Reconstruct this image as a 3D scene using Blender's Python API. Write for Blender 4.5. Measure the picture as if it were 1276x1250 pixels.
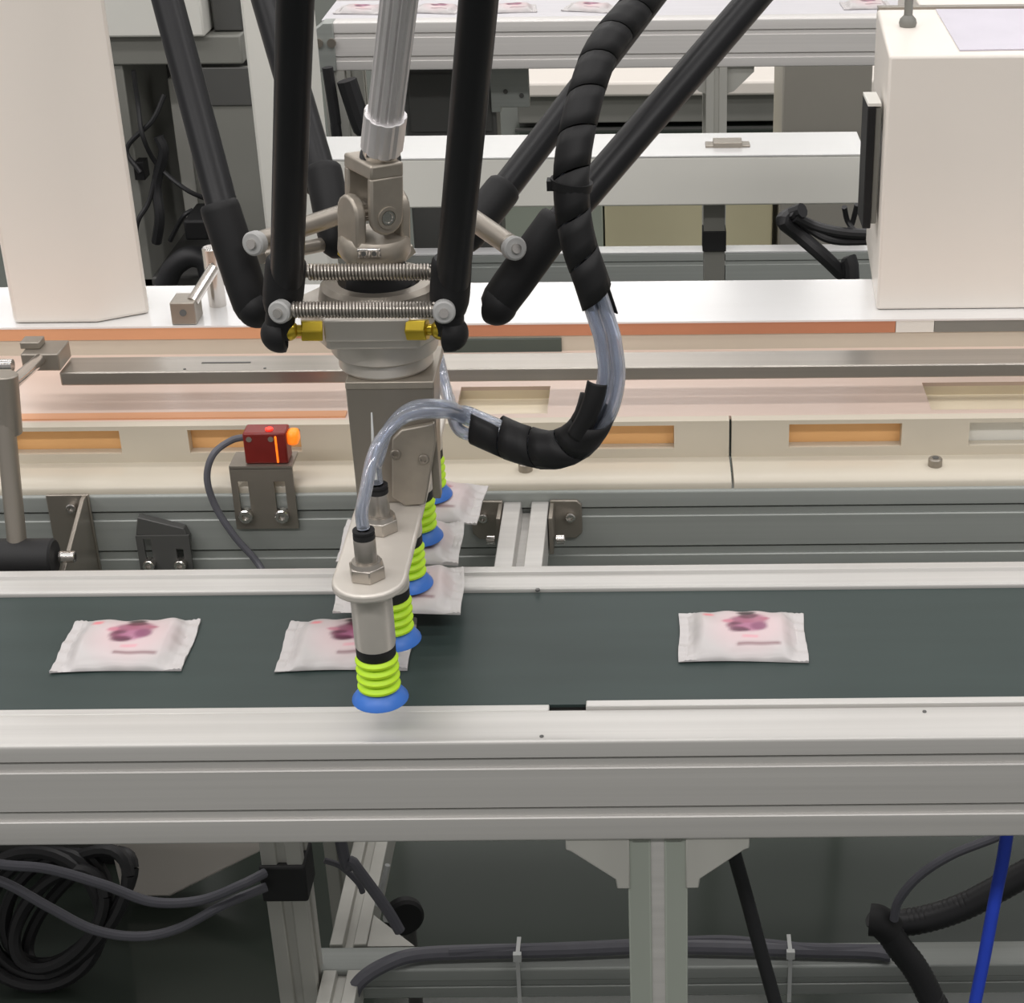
import bpy, math, random
from mathutils import Vector, Matrix
random.seed(7)
C = bpy.context.scene.collection
SC = bpy.context.scene
for o in list(bpy.data.objects):
    bpy.data.objects.remove(o)

# ------------------------------------------------------------------ camera
F, PX, PYC = 2219.0, 816.0, 625.0
PITCH, ROLL, CZ = math.atan(1125 / 2219.0), 0.0095, 1.6
cam = bpy.data.cameras.new('camera')
cam.sensor_fit = 'HORIZONTAL'; cam.sensor_width = 36.0
cam.lens = F / 1276.0 * 36.0
cam.shift_x = (638.0 - PX) / 1276.0
cam.clip_start = 0.05; cam.clip_end = 60
co = bpy.data.objects.new('camera', cam); C.objects.link(co)
co.location = (0, 0, CZ)
co.rotation_euler = (Matrix.Rotation(math.pi / 2 - PITCH, 3, 'X') @ Matrix.Rotation(-ROLL, 3, 'Z')).to_euler()
SC.camera = co

# ------------------------------------------------------------------ world, lamps, exposure
SC.view_settings.view_transform = 'Standard'
SC.view_settings.look = 'None'
SC.view_settings.gamma = 1.0
SC.view_settings.use_curve_mapping = False
SC.view_settings.exposure = -0.34
w = bpy.data.worlds.new('hall_light'); SC.world = w; w.use_nodes = True
w.node_tree.nodes['Background'].inputs[0].default_value = (1.0, 0.975, 0.96, 1)
w.node_tree.nodes['Background'].inputs[1].default_value = 0.46

def area(loc, sx, sy, power, col=(1.0, 0.97, 0.955)):
    l = bpy.data.lights.new('ceiling_light', 'AREA'); l.shape = 'RECTANGLE'
    l.size = sx; l.size_y = sy; l.energy = power; l.color = col
    o = bpy.data.objects.new('ceiling_light', l); C.objects.link(o); o.location = loc
    return o
for yy in (-1.6, 1.0, 3.4, 6.0, 8.8, 11.8):
    for xx in (-4.0, -0.8, 2.4):
        area((xx, yy, 4.4), 2.6, 0.45, 40 if yy > 0 else 85)

# ------------------------------------------------------------------ pixel -> world (reading the photograph)
def _ray(x, y):
    u = (x - PX) / F; v = (y - PYC) / F
    c, s = math.cos(ROLL), math.sin(ROLL)
    a = u * c - v * s; b = u * s + v * c
    return Vector((a, math.cos(PITCH) - b * math.sin(PITCH), -math.sin(PITCH) - b * math.cos(PITCH)))
def PZ(x, y, z):
    r = _ray(x, y); return r * ((z - CZ) / r.z) + Vector((0, 0, CZ))
def PY(x, y, Y):
    r = _ray(x, y); return r * (Y / r.y) + Vector((0, 0, CZ))
def XY(x, y, Y): return PY(x, y, Y).x
def X4(px, Y, z):
    # world x of the pixel column px at depth Y and height z
    dep = Y * math.cos(PITCH) + (CZ - z) * math.sin(PITCH)
    return (px - PX) / F * dep

# ------------------------------------------------------------------ materials
def srgb(r, g, b):
    f = lambda c: (c / 255 / 12.92) if c / 255 <= 0.04045 else ((c / 255 + 0.055) / 1.055) ** 2.4
    return (f(r), f(g), f(b), 1)
def mat(name, col, rough=0.5, metal=0.0, noise=0.06, scale=(30, 30, 30), bump=0.0, trans=0.0, emit=None, spec=0.5, coat=0.0, alpha=1.0):
    m = bpy.data.materials.new(name); m.use_nodes = True
    nt = m.node_tree; b = nt.nodes['Principled BSDF']
    b.inputs['Roughness'].default_value = rough
    b.inputs['Metallic'].default_value = metal
    b.inputs['Specular IOR Level'].default_value = spec
    b.inputs['Transmission Weight'].default_value = trans
    b.inputs['Coat Weight'].default_value = coat
    b.inputs['Alpha'].default_value = alpha
    tc = nt.nodes.new('ShaderNodeTexCoord'); mp = nt.nodes.new('ShaderNodeMapping')
    mp.inputs['Scale'].default_value = scale
    nz = nt.nodes.new('ShaderNodeTexNoise'); nz.inputs['Scale'].default_value = 1.0; nz.inputs['Detail'].default_value = 4
    nt.links.new(tc.outputs['Object'], mp.inputs[0]); nt.links.new(mp.outputs[0], nz.inputs['Vector'])
    rp = nt.nodes.new('ShaderNodeValToRGB')
    rp.color_ramp.elements[0].position = 0.3; rp.color_ramp.elements[1].position = 0.7
    rp.color_ramp.elements[0].color = tuple(c * (1 - noise) for c in col[:3]) + (1,)
    rp.color_ramp.elements[1].color = tuple(min(1, c * (1 + noise)) for c in col[:3]) + (1,)
    nt.links.new(nz.outputs[0], rp.inputs[0]); nt.links.new(rp.outputs[0], b.inputs['Base Color'])
    if bump:
        bp = nt.nodes.new('ShaderNodeBump'); bp.inputs['Strength'].default_value = bump; bp.inputs['Distance'].default_value = 0.002
        nt.links.new(nz.outputs[0], bp.inputs['Height']); nt.links.new(bp.outputs[0], b.inputs['Normal'])
    if emit:
        b.inputs['Emission Color'].default_value = emit[0]; b.inputs['Emission Strength'].default_value = emit[1]
    return m
M = {}
M['alu'] = mat('anodised_aluminium', srgb(194, 192, 188), 0.36, 0.22, 0.07, (1.2, 140, 140), 0.04)
M['alu_grey'] = mat('grey_anodised_aluminium', srgb(160, 164, 160), 0.42, 0.18, 0.05, (1.5, 160, 160), 0.04)
M['leg_grey'] = mat('greenish_grey_aluminium', srgb(160, 166, 156), 0.45, 0.2, 0.04, (20, 20, 3))
M['alu_dull'] = mat('dull_aluminium', srgb(190, 189, 182), 0.45, 0.3, 0.05, (20, 20, 3))
M['belt'] = mat('green_belt', srgb(50, 62, 60), 0.45, 0, 0.07, (6, 40, 40), 0.03, spec=0.3)
M['white_paint'] = mat('cream_paint', srgb(237, 230, 221), 0.38, 0, 0.015, (4, 4, 4))
M['grey_paint'] = mat('pale_grey_paint', srgb(230, 229, 222), 0.4, 0, 0.02, (4, 4, 4))
M['cream'] = mat('cream_plastic', srgb(206, 198, 182), 0.32, 0, 0.02, (4, 20, 20))
M['pinkwhite'] = mat('pinkish_plastic', srgb(219, 198, 185), 0.3, 0, 0.02, (4, 20, 20))
M['pocket'] = mat('pale_yellow_plastic', srgb(246, 234, 208), 0.35, 0, 0.04, (12, 20, 20))
M['orange'] = mat('orange_plastic', srgb(244, 190, 128), 0.45, 0, 0.05, (12, 20, 20))
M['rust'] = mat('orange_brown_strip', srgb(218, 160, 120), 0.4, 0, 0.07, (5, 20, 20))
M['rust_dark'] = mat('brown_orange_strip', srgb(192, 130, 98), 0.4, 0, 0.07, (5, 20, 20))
M['steel'] = mat('brushed_steel', srgb(176, 170, 162), 0.3, 0.85, 0.06, (2, 120, 120), 0.04)
M['steel_grey'] = mat('grey_stainless', srgb(158, 151, 141), 0.36, 0.7, 0.05, (30, 30, 8), 0.03)
M['chrome'] = mat('polished_steel', srgb(214, 210, 205), 0.16, 0.95, 0.04, (20, 20, 20))
M['cast'] = mat('cast_stainless', srgb(172, 164, 152), 0.4, 0.6, 0.08, (60, 60, 60), 0.1)
M['plate'] = mat('bright_cast_plate', srgb(212, 206, 197), 0.36, 0.35, 0.04, (30, 30, 30), 0.03)
M['disc'] = mat('grey_nylon', srgb(168, 168, 166), 0.5, 0, 0.04, (30, 30, 30))
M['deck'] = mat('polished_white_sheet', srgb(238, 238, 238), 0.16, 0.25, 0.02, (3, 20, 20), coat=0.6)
M['black'] = mat('matt_black_plastic', srgb(25, 25, 26), 0.55, 0, 0.1, (60, 60, 60), spec=0.3)
M['carbon'] = mat('black_carbon_rod', srgb(24, 24, 26), 0.38, 0, 0.1, (60, 60, 10), spec=0.3)
M['rubber'] = mat('black_rubber', srgb(26, 26, 27), 0.65, 0, 0.1, (60, 60, 60))
M['dark'] = mat('dark_grey_panel', srgb(84, 84, 82), 0.5, 0, 0.05, (6, 6, 6))
M['midgrey'] = mat('mid_grey_panel', srgb(128, 128, 122), 0.5, 0, 0.05, (6, 6, 6))
M['far_belt'] = mat('pale_grey_belt', srgb(208, 206, 210), 0.4, 0, 0.04, (6, 40, 40))
M['alu_pale'] = mat('pale_aluminium', srgb(222, 219, 216), 0.36, 0.15, 0.05, (1.2, 140, 140))
M['cab_grey'] = mat('warm_grey_panel', srgb(166, 162, 153), 0.5, 0, 0.03, (6, 6, 6))
M['low_green'] = mat('grey_green_enamel', srgb(180, 188, 174), 0.25, 0, 0.05, (3, 3, 3))
M['low_yellow'] = mat('pale_yellow_enamel', srgb(230, 222, 186), 0.25, 0, 0.05, (3, 3, 3))  # yellow floor reflection put into the colour
M['brass'] = mat('brass', srgb(214, 186, 62), 0.28, 0.75, 0.08, (40, 40, 40))
M['lime'] = mat('lime_silicone', srgb(196, 240, 40), 0.45, 0, 0.03, (40, 40, 40))
M['blue'] = mat('blue_silicone', srgb(58, 116, 205), 0.4, 0, 0.05, (40, 40, 40))
M['bluehose'] = mat('blue_hose', srgb(44, 74, 200), 0.4, 0, 0.05, (40, 40, 40))
M['tube'] = mat('clear_blue_tube', srgb(226, 232, 244), 0.08, 0, 0.03, (40, 40, 40), trans=0.85)
M['cable_grey'] = mat('grey_cable', srgb(92, 92, 99), 0.5, 0, 0.06, (40, 40, 40))
M['cable_black'] = mat('black_cable', srgb(36, 36, 38), 0.5, 0, 0.06, (40, 40, 40))
M['red'] = mat('red_plastic', srgb(128, 30, 24), 0.3, 0, 0.08, (60, 60, 60))
M['led_orange'] = mat('orange_lamp', srgb(255, 140, 30), 0.4, 0, 0.02, emit=(srgb(255, 120, 30), 1.1))
M['led_red'] = mat('red_lamp', srgb(255, 60, 40), 0.4, 0, 0.02, emit=(srgb(255, 40, 30), 2.5))
M['floor'] = mat('green_epoxy_floor', srgb(58, 65, 59), 0.13, 0, 0.06, (3, 3, 3))
M['wall'] = mat('pale_wall', srgb(205, 206, 200), 0.6, 0, 0.03, (2, 2, 2))
M['greenplate'] = mat('dark_green_plate', srgb(74, 84, 78), 0.5, 0, 0.05, (20, 20, 20))
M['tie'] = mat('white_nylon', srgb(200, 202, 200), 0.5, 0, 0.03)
M['film'] = mat('lavender_film', srgb(208, 203, 216), 0.25, 0, 0.03, (12, 12, 12))
def pouch_mat():
    m = bpy.data.materials.new('printed_white_film'); m.use_nodes = True
    nt = m.node_tree; b = nt.nodes['Principled BSDF']; b.inputs['Roughness'].default_value = 0.34
    a = nt.nodes.new('ShaderNodeVertexColor'); a.layer_name = 'print'
    nt.links.new(a.outputs[0], b.inputs['Base Color'])
    return m
M['pouch'] = pouch_mat()

# ------------------------------------------------------------------ mesh builder
class MB:
    def __init__(s): s.v = []; s.f = []
    def add(s, vs, fs):
        k = len(s.v); s.v += [Vector(v) for v in vs]; s.f += [tuple(i + k for i in f) for f in fs]; return s
    def box(s, x0, x1, y0, y1, z0, z1):
        x0, x1 = min(x0, x1), max(x0, x1); y0, y1 = min(y0, y1), max(y0, y1); z0, z1 = min(z0, z1), max(z0, z1)
        return s.add([(x0,y0,z0),(x1,y0,z0),(x1,y1,z0),(x0,y1,z0),(x0,y0,z1),(x1,y0,z1),(x1,y1,z1),(x0,y1,z1)],
                     [(0,3,2,1),(4,5,6,7),(0,1,5,4),(1,2,6,5),(2,3,7,6),(3,0,4,7)])
    def obox(s, c, hx, hy, hz, R):
        vs = [Vector(c) + R @ Vector((a*hx, b*hy, d*hz)) for d in (-1,1) for a, b in ((-1,-1),(1,-1),(1,1),(-1,1))]
        return s.add(vs, [(0,3,2,1),(4,5,6,7),(0,1,5,4),(1,2,6,5),(2,3,7,6),(3,0,4,7)])
    def prism(s, pts, axis, a, b):
        # pts: 2D polygon; axis x -> (y,z), y -> (x,z), z -> (x,y)
        def P(p, t): return (t, p[0], p[1]) if axis == 'x' else ((p[0], t, p[1]) if axis == 'y' else (p[0], p[1], t))
        n = len(pts)
        area2 = sum(pts[i][0]*pts[(i+1)%n][1] - pts[(i+1)%n][0]*pts[i][1] for i in range(n))
        if (area2 < 0) != (axis == 'y'): pts = pts[::-1]
        if a > b: a, b = b, a
        vs = [P(p, a) for p in pts] + [P(p, b) for p in pts]
        fs = [tuple(range(n))[::-1], tuple(range(n, 2*n))] + [(i, (i+1) % n, n + (i+1) % n, n + i) for i in range(n)]
        return s.add(vs, fs)
    def lathe(s, o, d, prof, seg=24):
        # prof: (distance along d, radius)
        o = Vector(o); d = Vector(d).normalized()
        u = d.orthogonal().normalized(); w_ = d.cross(u)
        vs = []; fs = []; rings = []
        for t, r in prof:
            if r < 1e-6: rings.append([len(vs)]); vs.append(o + d*t); continue
            rings.append(list(range(len(vs), len(vs)+seg)))
            for i in range(seg):
                an = 2*math.pi*i/seg; vs.append(o + d*t + (u*math.cos(an) + w_*math.sin(an))*r)
        for A, B in zip(rings, rings[1:]):
            if len(A) == 1 and len(B) == 1: continue
            for i in range(seg):
                j = (i+1) % seg
                if len(A) == 1: fs.append((A[0], B[j], B[i]))
                elif len(B) == 1: fs.append((A[i], A[j], B[0]))
                else: fs.append((A[i], A[j], B[j], B[i]))
        return s.add(vs, fs)
    def cyl(s, p0, p1, r, r1=None, seg=24, bev=0.0):
        p0, p1 = Vector(p0), Vector(p1); L = (p1-p0).length; r1 = r if r1 is None else r1
        b = min(bev, L*0.3, r*0.4)
        pr = [(0,0),(0,r-b),(b,r),(L-b,r1),(L,r1-b),(L,0)] if b else [(0,0),(0,r),(L,r1),(L,0)]
        return s.lathe(p0, p1-p0, pr, seg)
    def ball(s, c, r, seg=20):
        n = 10
        return s.lathe(Vector(c)-Vector((0,0,r)), (0,0,1), [(r-r*math.cos(math.pi*i/n), r*math.sin(math.pi*i/n)) for i in range(n+1)], seg)
    def tube(s, path, r, seg=12, ri=None):
        fr = frames(path)
        def sweep(rad, flip):
            vs = []; fs = []; n = len(path)
            for k, (p, T, N, B) in enumerate(fr):
                rr = rad(k) if callable(rad) else rad
                for i in range(seg):
                    an = 2*math.pi*i/seg; vs.append(p + (N*math.cos(an) + B*math.sin(an))*rr)
            for k in range(n-1):
                for i in range(seg):
                    j = (i+1) % seg; q = (k*seg+i, k*seg+j, (k+1)*seg+j, (k+1)*seg+i)
                    fs.append(q[::-1] if flip else q)
            return vs, fs
        vs, fs = sweep(r, False); n = len(path)
        if ri:
            s.add(vs, fs); k0 = len(s.v) - len(vs)
            v2, f2 = sweep(ri, True); s.add(v2, f2); k1 = len(s.v) - len(v2)
            for i in range(seg):
                j = (i+1) % seg
                s.f.append((k0+j, k0+i, k1+i, k1+j)); e = (n-1)*seg
                s.f.append((k0+e+i, k0+e+j, k1+e+j, k1+e+i))
        else:
            fs.append(tuple(range(seg))[::-1]); fs.append(tuple(range((n-1)*seg, n*seg)))
            s.add(vs, fs)
        return s
    def hexa(s, p0, p1, r): return s.cyl(p0, p1, r, seg=6)
    def build(s, name, m, parent=None, bevel=0.0, smooth=35, seg=2, base=None, solid=0.0):
        if parent is not None: org = ROOT[parent.name]
        elif base is not None: org = Vector(base)
        else:
            xs = [v.x for v in s.v]; ys = [v.y for v in s.v]; zs = [v.z for v in s.v]
            org = Vector(((min(xs)+max(xs))/2, (min(ys)+max(ys))/2, min(zs)))
        me = bpy.data.meshes.new(name)
        me.from_pydata([v - org for v in s.v], [], s.f); me.update()
        me.materials.append(m)
        if smooth:
            me.polygons.foreach_set('use_smooth', [True]*len(me.polygons))
            me.set_sharp_from_angle(angle=math.radians(smooth))
        o = bpy.data.objects.new(name, me); C.objects.link(o)
        ROOT[o.name] = org
        if parent is not None: o.parent = parent
        else: o.location = org
        if solid:
            sm = o.modifiers.new('thickness', 'SOLIDIFY'); sm.thickness = solid; sm.offset = 0
        if bevel:
            b = o.modifiers.new('edge', 'BEVEL'); b.width = bevel; b.segments = seg; b.limit_method = 'ANGLE'; b.angle_limit = math.radians(40)
            b.harden_normals = False
        return o
ROOT = {}
def frames(path):
    n = len(path); out = []; N = None
    for k in range(n):
        T = (path[min(k+1, n-1)] - path[max(k-1, 0)])
        T = T.normalized() if T.length > 1e-9 else Vector((0,0,1))
        if N is None: N = T.orthogonal().normalized()
        else:
            N = N - T*N.dot(T); N = N.normalized() if N.length > 1e-6 else T.orthogonal().normalized()
        out.append((path[k], T, N, T.cross(N)))
    return out
def spline(pts, n=8):
    P = [Vector(p) for p in pts]; P = [P[0]*2 - P[1]] + P + [P[-1]*2 - P[-2]]
    out = []
    for i in range(1, len(P)-2):
        a, b, c, d = P[i-1:i+3]
        for k in range(n):
            t = k/n
            out.append(0.5*((2*b) + (c-a)*t + (2*a-5*b+4*c-d)*t*t + (3*b-a-3*c+d)*t**3))
    out.append(P[-2]); return out
def resample(path, step):
    out = [path[0].copy()]; acc = 0.0
    for a, b in zip(path, path[1:]):
        L = (b-a).length; t = step - acc
        while t <= L:
            out.append(a + (b-a)*(t/L)); t += step
        acc = (acc + L) % step
    return out
def thing(name, loc, label, cat, group=None):
    o = bpy.data.objects.new(name, None); C.objects.link(o); o.location = loc
    o.empty_display_size = 0.05
    ROOT[o.name] = Vector(loc)
    return tag(o, label, cat, group)
def tag(o, label, cat, group=None):
    o['label'] = label; o['category'] = cat
    if group: o['group'] = group
    return o
def struct(o): o['kind'] = 'structure'; return o
def screw(parent, p, d, r=0.005, h=0.006, name='screw', m='chrome'):
    # socket head screw with recessed hexagon
    d = Vector(d).normalized()
    b = MB().lathe(p, d, [(-0.002, 0), (-0.002, r), (h-0.0008, r), (h, r*0.85), (h, r*0.5), (h*0.45, r*0.45), (h*0.45, 0)], 16)
    return b.build(name, M[m], parent)
def rail_section(y0, y1, z0, z1, grooves, both=True, gw=0.0046, gd=0.0028, r=0.003):
    # slotted profile: outline with T-slots on the front and rear faces, rounded top corners
    pts = []
    arc = lambda cy, cz, a0, a1: [(cy + r*math.cos(math.radians(a0+(a1-a0)*i/4)), cz + r*math.sin(math.radians(a0+(a1-a0)*i/4))) for i in range(5)]
    pts += arc(y0+r, z0+r, 270, 180)
    for g in sorted(grooves):
        pts += [(y0, g-gw-0.0008), (y0+0.0010, g-gw), (y0+gd, g-gw), (y0+gd, g+gw*0.55), (y0+gd*1.8, g+gw*0.55), (y0+gd*1.8, g+gw), (y0+0.0008, g+gw), (y0, g+gw+0.0008)]
    pts += arc(y0+r, z1-r, 180, 90)
    pts += arc(y1-r, z1-r, 90, 0)
    if both:
        for g in sorted(grooves, reverse=True):
            pts += [(y1, g+gw), (y1-gd, g+gw), (y1-gd, g-gw), (y1, g-gw)]
    pts += arc(y1-r, z0+r, 0, -90)
    return pts
def post(mb, xc, y0, y1, z0, z1, w=0.04, slot=True):
    # upright slotted post, front slot runs the whole height
    h = w/2; s = 0.0055; d = 0.004
    if slot:
        pts = [(xc-h, y0), (xc-s, y0), (xc-s+0.001, y0+d), (xc+s-0.001, y0+d), (xc+s, y0), (xc+h, y0), (xc+h, y1-h-s+0.0), (xc+h-d, y1-h-s), (xc+h-d, y1-h+s), (xc+h, y1-h+s), (xc+h, y1), (xc-h, y1)]
    else: pts = [(xc-h, y0), (xc+h, y0), (xc+h, y1), (xc-h, y1)]
    return mb.prism(pts, 'z', z0, z1)

# ================================================================== setting
struct(MB().box(-7, 7, -4, 12.5, -0.05, 0).build('floor', M['floor'], smooth=0))
struct(MB().box(-7, 7, 12.5, 12.6, 0, 5).build('wall_back', M['wall'], smooth=0))

# ================================================================== near belt conveyor
ZB = 0.85
cv = thing('belt_conveyor', (0, 1.22, 0), 'near conveyor with dark green belt between two aluminium side rails, carrying sachets', 'conveyor')
XL, XR = -1.5, 1.3
MB().box(XL, XR, 1.139, 1.311, ZB-0.0025, ZB).build('belt', M['belt'], cv)
MB().box(XL, XR, 1.142, 1.308, ZB-0.018, ZB-0.003).build('slider_bed', M['dark'], cv)
MB().box(XL, XR, 1.139, 1.311, ZB-0.075, ZB-0.0725).build('return_belt', M['belt'], cv)
Z0 = 0.760
MB().prism(rail_section(1.088, 1.130, Z0, ZB+0.002, [Z0+0.027, Z0+0.072]), 'x', XL, XR).build('front_rail', M['alu'], cv)
xg0, xg1 = X4(682, 1.135, ZB), X4(728, 1.135, ZB)
MB().box(XL, xg0, 1.130, 1.138, ZB-0.03, ZB+0.001).build('edge_strip', M['alu'], cv, 0.0008)
MB().box(xg1, XR, 1.130, 1.138, ZB-0.03, ZB+0.0045).build('edge_strip', M['alu'], cv, 0.0008)
rs = rail_section(1.312, 1.352, Z0, ZB+0.004, [Z0+0.027, Z0+0.072])
# shallow channel in the top of the rear rail
k = max(i for i, p in enumerate(rs) if p[1] > ZB+0.0035 and p[0] < 1.33)
rs[k+1:k+1] = [(1.322, ZB+0.004), (1.3235, ZB+0.0015), (1.338, ZB+0.0015), (1.3395, ZB+0.004)]
MB().prism(rs, 'x', XL, XR).build('rear_rail', M['alu'], cv)
xl = (XY(783, 1120, 1.092) + XY(857, 1120, 1.092))/2
post(MB(), xl, 1.092, 1.130, 0.0, Z0, XY(857, 1120, 1.092)-XY(783, 1120, 1.092)).build('leg', M['leg_grey'], cv, 0.0012)
MB().box(xl-0.0058, xl+0.0058, 1.0935, 1.0958, 0.0, Z0-0.001).build('slot_strip', M['alu'], cv)
post(MB(), xl, 1.312, 1.350, 0.0, Z0, 0.04).build('leg', M['alu_dull'], cv, 0.0012)
for xx in (-1.2, 1.15):
    for a, b in ((1.092, 1.130), (1.312, 1.350)):
        post(MB(), xx, a, b, 0.0, Z0, 0.042).build('leg', M['alu_dull'], cv, 0.0012)
for sgn in (-1, 1):
    q = [(0.0205, 0.0), (0.069, 0.0), (0.069, -0.010), (0.0655, -0.0115), (0.0315, -0.039), (0.0305, -0.048), (0.0205, -0.048)]
    MB().prism([(xl + sgn*(a+0.001), Z0+b) for a, b in q], 'y', 1.0905, 1.0985).build('gusset_plate', M['alu_dull'], cv, 0.001)
MB().box(xl-0.019, xl-0.006, 1.0905, 1.093, Z0-0.0025, Z0-0.0006).add([], []).box(xl+0.006, xl+0.019, 1.0905, 1.093, Z0-0.0025, Z0-0.0006).build('leg_cap', M['chrome'], cv)
for px, py in ((675, 918), (1152, 887)):
    p = PZ(px, py, ZB+0.002); MB().cyl(p+Vector((0,0,-0.001)), p+Vector((0,0,0.0006)), 0.0016, seg=10).build('pin', M['dark'], cv)
p = PZ(670, 735, ZB+0.004); MB().cyl(p+Vector((0,0,-0.001)), p+Vector((0,0,0.0006)), 0.002, seg=10).build('pin', M['dark'], cv)

# ================================================================== sachets
def ellipse(u, v, cu, cv_, ru, rv, soft=0.25):
    d = math.sqrt(((u-cu)/ru)**2 + ((v-cv_)/rv)**2)
    return max(0.0, min(1.0, (1+soft-d)/(2*soft)))
def bar(u, v, u0, u1, v0, v1, soft=0.015):
    f = lambda t, a, b: max(0.0, min(1.0, (t-a)/soft+0.5))*max(0.0, min(1.0, (b-t)/soft+0.5))
    return f(u, u0, u1)*f(v, v0, v1)
def printed(u, v):
    c = Vector((0.54, 0.515, 0.51))
    def mix(col, a):
        nonlocal c
        c = c.lerp(Vector(srgb(*col)[:3]), a)
    u = 0.53 + (u-0.53)/1.12; v = 0.62 + (v+0.07-0.62)/1.08
    mix((214, 188, 191), 0.75*ellipse(u, v, 0.55, 0.62, 0.27, 0.40, 0.35))
    mix((226, 120, 130), 0.9*bar(u, v, 0.23, 0.30, 0.83, 0.90, 0.03))
    for cu, cv_, ru, rv, col in ((0.50, .70, .09, .12, (150, 84, 112)), (.58, .72, .10, .13, (160, 92, 118)), (.46, .60, .07, .08, (118, 52, 82)),
                                 (.55, .58, .09, .09, (172, 110, 140)), (.62, .60, .06, .08, (132, 70, 104)), (.48, .52, .07, .05, (104, 44, 74)),
                                 (.40, .70, .04, .04, (196, 120, 140)), (.66, .74, .04, .03, (170, 100, 120)), (.55, .82, .07, .06, (92, 40, 60))):
        mix(col, 0.92*ellipse(u, v, cu, cv_, ru, rv))
    mix((44, 24, 34), 0.95*ellipse(u, v, .535, .90, .065, .05))
    mix((66, 28, 48), 0.8*bar(u, v, .42, .50, .62, .645) )
    mix((66, 28, 48), 0.8*bar(u, v, .44, .55, .50, .525) )
    mix((224, 150, 164), 0.8*bar(u, v, .50, .61, .385, .415))
    mix((134, 100, 106), 0.85*bar(u, v, .46, .76, .27, .315))
    return (c.x, c.y, c.z, 1)
def pouch_mesh(seed, W=0.1, D=0.074, H=0.0075):
    rnd = random.Random(seed); nu, nv = 56, 40
    ph = [rnd.uniform(0, 6.28) for _ in range(6)]
    vs = []; fs = []; cols = []
    def hgt(u, v):
        e = min(u, 1-u)/0.09; e = max(0, min(1, (e-0.7)/1.6)); e = e*e*(3-2*e)
        g = math.sin(math.pi*max(0.0, min(1, v)))**0.55
        wr = 0.0006*math.sin(26*u+ph[0]+5*v)*(1-g*0.6) + 0.0005*math.sin(31*v+ph[1]+4*u)*(1-e) + 0.0005*math.sin(9*u+11*v+ph[2])
        crimp = 0.00035*math.sin(2*math.pi*nu*0.22*u*2)*(1-e) 
        return e*g*H + (wr + crimp)*0.9
    for top in (1, 0):
        for j in range(nv+1):
            for i in range(nu+1):
                u, v = i/nu, j/nv
                x = (u-.5)*W; y = (v-.5)*D
                y *= 1 - 0.05*math.sin(math.pi*u) * abs(2*v-1)
                x *= 1 + 0.012*math.sin(7*v+ph[3])
                droop = -0.0
                h = hgt(u, v)
                z = 0.0035 + (h if top else -0.0028 - 0.0004*math.sin(5*u+ph[4]))
                if not top: z = max(0.0003, z - 0.0)
                else: z = max(0.0013, z - 0.0015*(1 - min(1, h/0.004)))
                vs.append((x, y, z)); cols.append(printed(u, v) if top else (0.54, 0.515, 0.51, 1))
    n1 = (nu+1)*(nv+1)
    for j in range(nv):
        for i in range(nu):
            a = j*(nu+1)+i; q = (a, a+1, a+nu+2, a+nu+1)
            fs.append(q); fs.append(tuple(n1+k for k in q[::-1]))
    bd = [(i, 0) for i in range(nu)] + [(nu, j) for j in range(nv)] + [(i, nv) for i in range(nu, 0, -1)] + [(0, j) for j in range(nv, 0, -1)]
    idx = [j*(nu+1)+i for i, j in bd]
    for a, b in zip(idx, idx[1:]+idx[:1]): fs.append((a, n1+a, n1+b, b))
    me = bpy.data.meshes.new('sachet'); me.from_pydata(vs, [], fs); me.update()
    ca = me.color_attributes.new('print', 'FLOAT_COLOR', 'POINT')
    ca.data.foreach_set('color', [x for c in cols for x in c])
    me.polygons.foreach_set('use_smooth', [True]*len(me.polygons)); me.set_sharp_from_angle(angle=math.radians(50))
    me.materials.append(M['pouch']); return me
PM = [pouch_mesh(3), pouch_mesh(11), pouch_mesh(23)]
def sachet(i, loc, rot, label, group, sc=1.0):
    o = bpy.data.objects.new('sachet', PM[i]); C.objects.link(o); o.location = loc; o.rotation_euler = rot; o.scale = (sc, sc, sc)
    return tag(o, label, 'sachet', group)
G1 = 'printed sachets riding on the near green belt'
p = PZ(158, 803, ZB+.003); sachet(0, (p.x, p.y, ZB+0.0002), (0, 0, 0.02), 'white printed sachet alone on the left end of the near green belt', G1, 1.04)
p = PZ(433, 802, ZB+.003); sachet(1, (p.x, p.y, ZB+0.0002), (0, 0, 0.01), 'white printed sachet below the gripper, half hidden behind its front nozzle', G1, 1.04)
p = PZ(925, 792, ZB+.003); sachet(2, (p.x, p.y, ZB+0.0002), (0, 0, -0.02), 'white printed sachet on the green belt to the right of the gripper', G1, 1.02)

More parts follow.
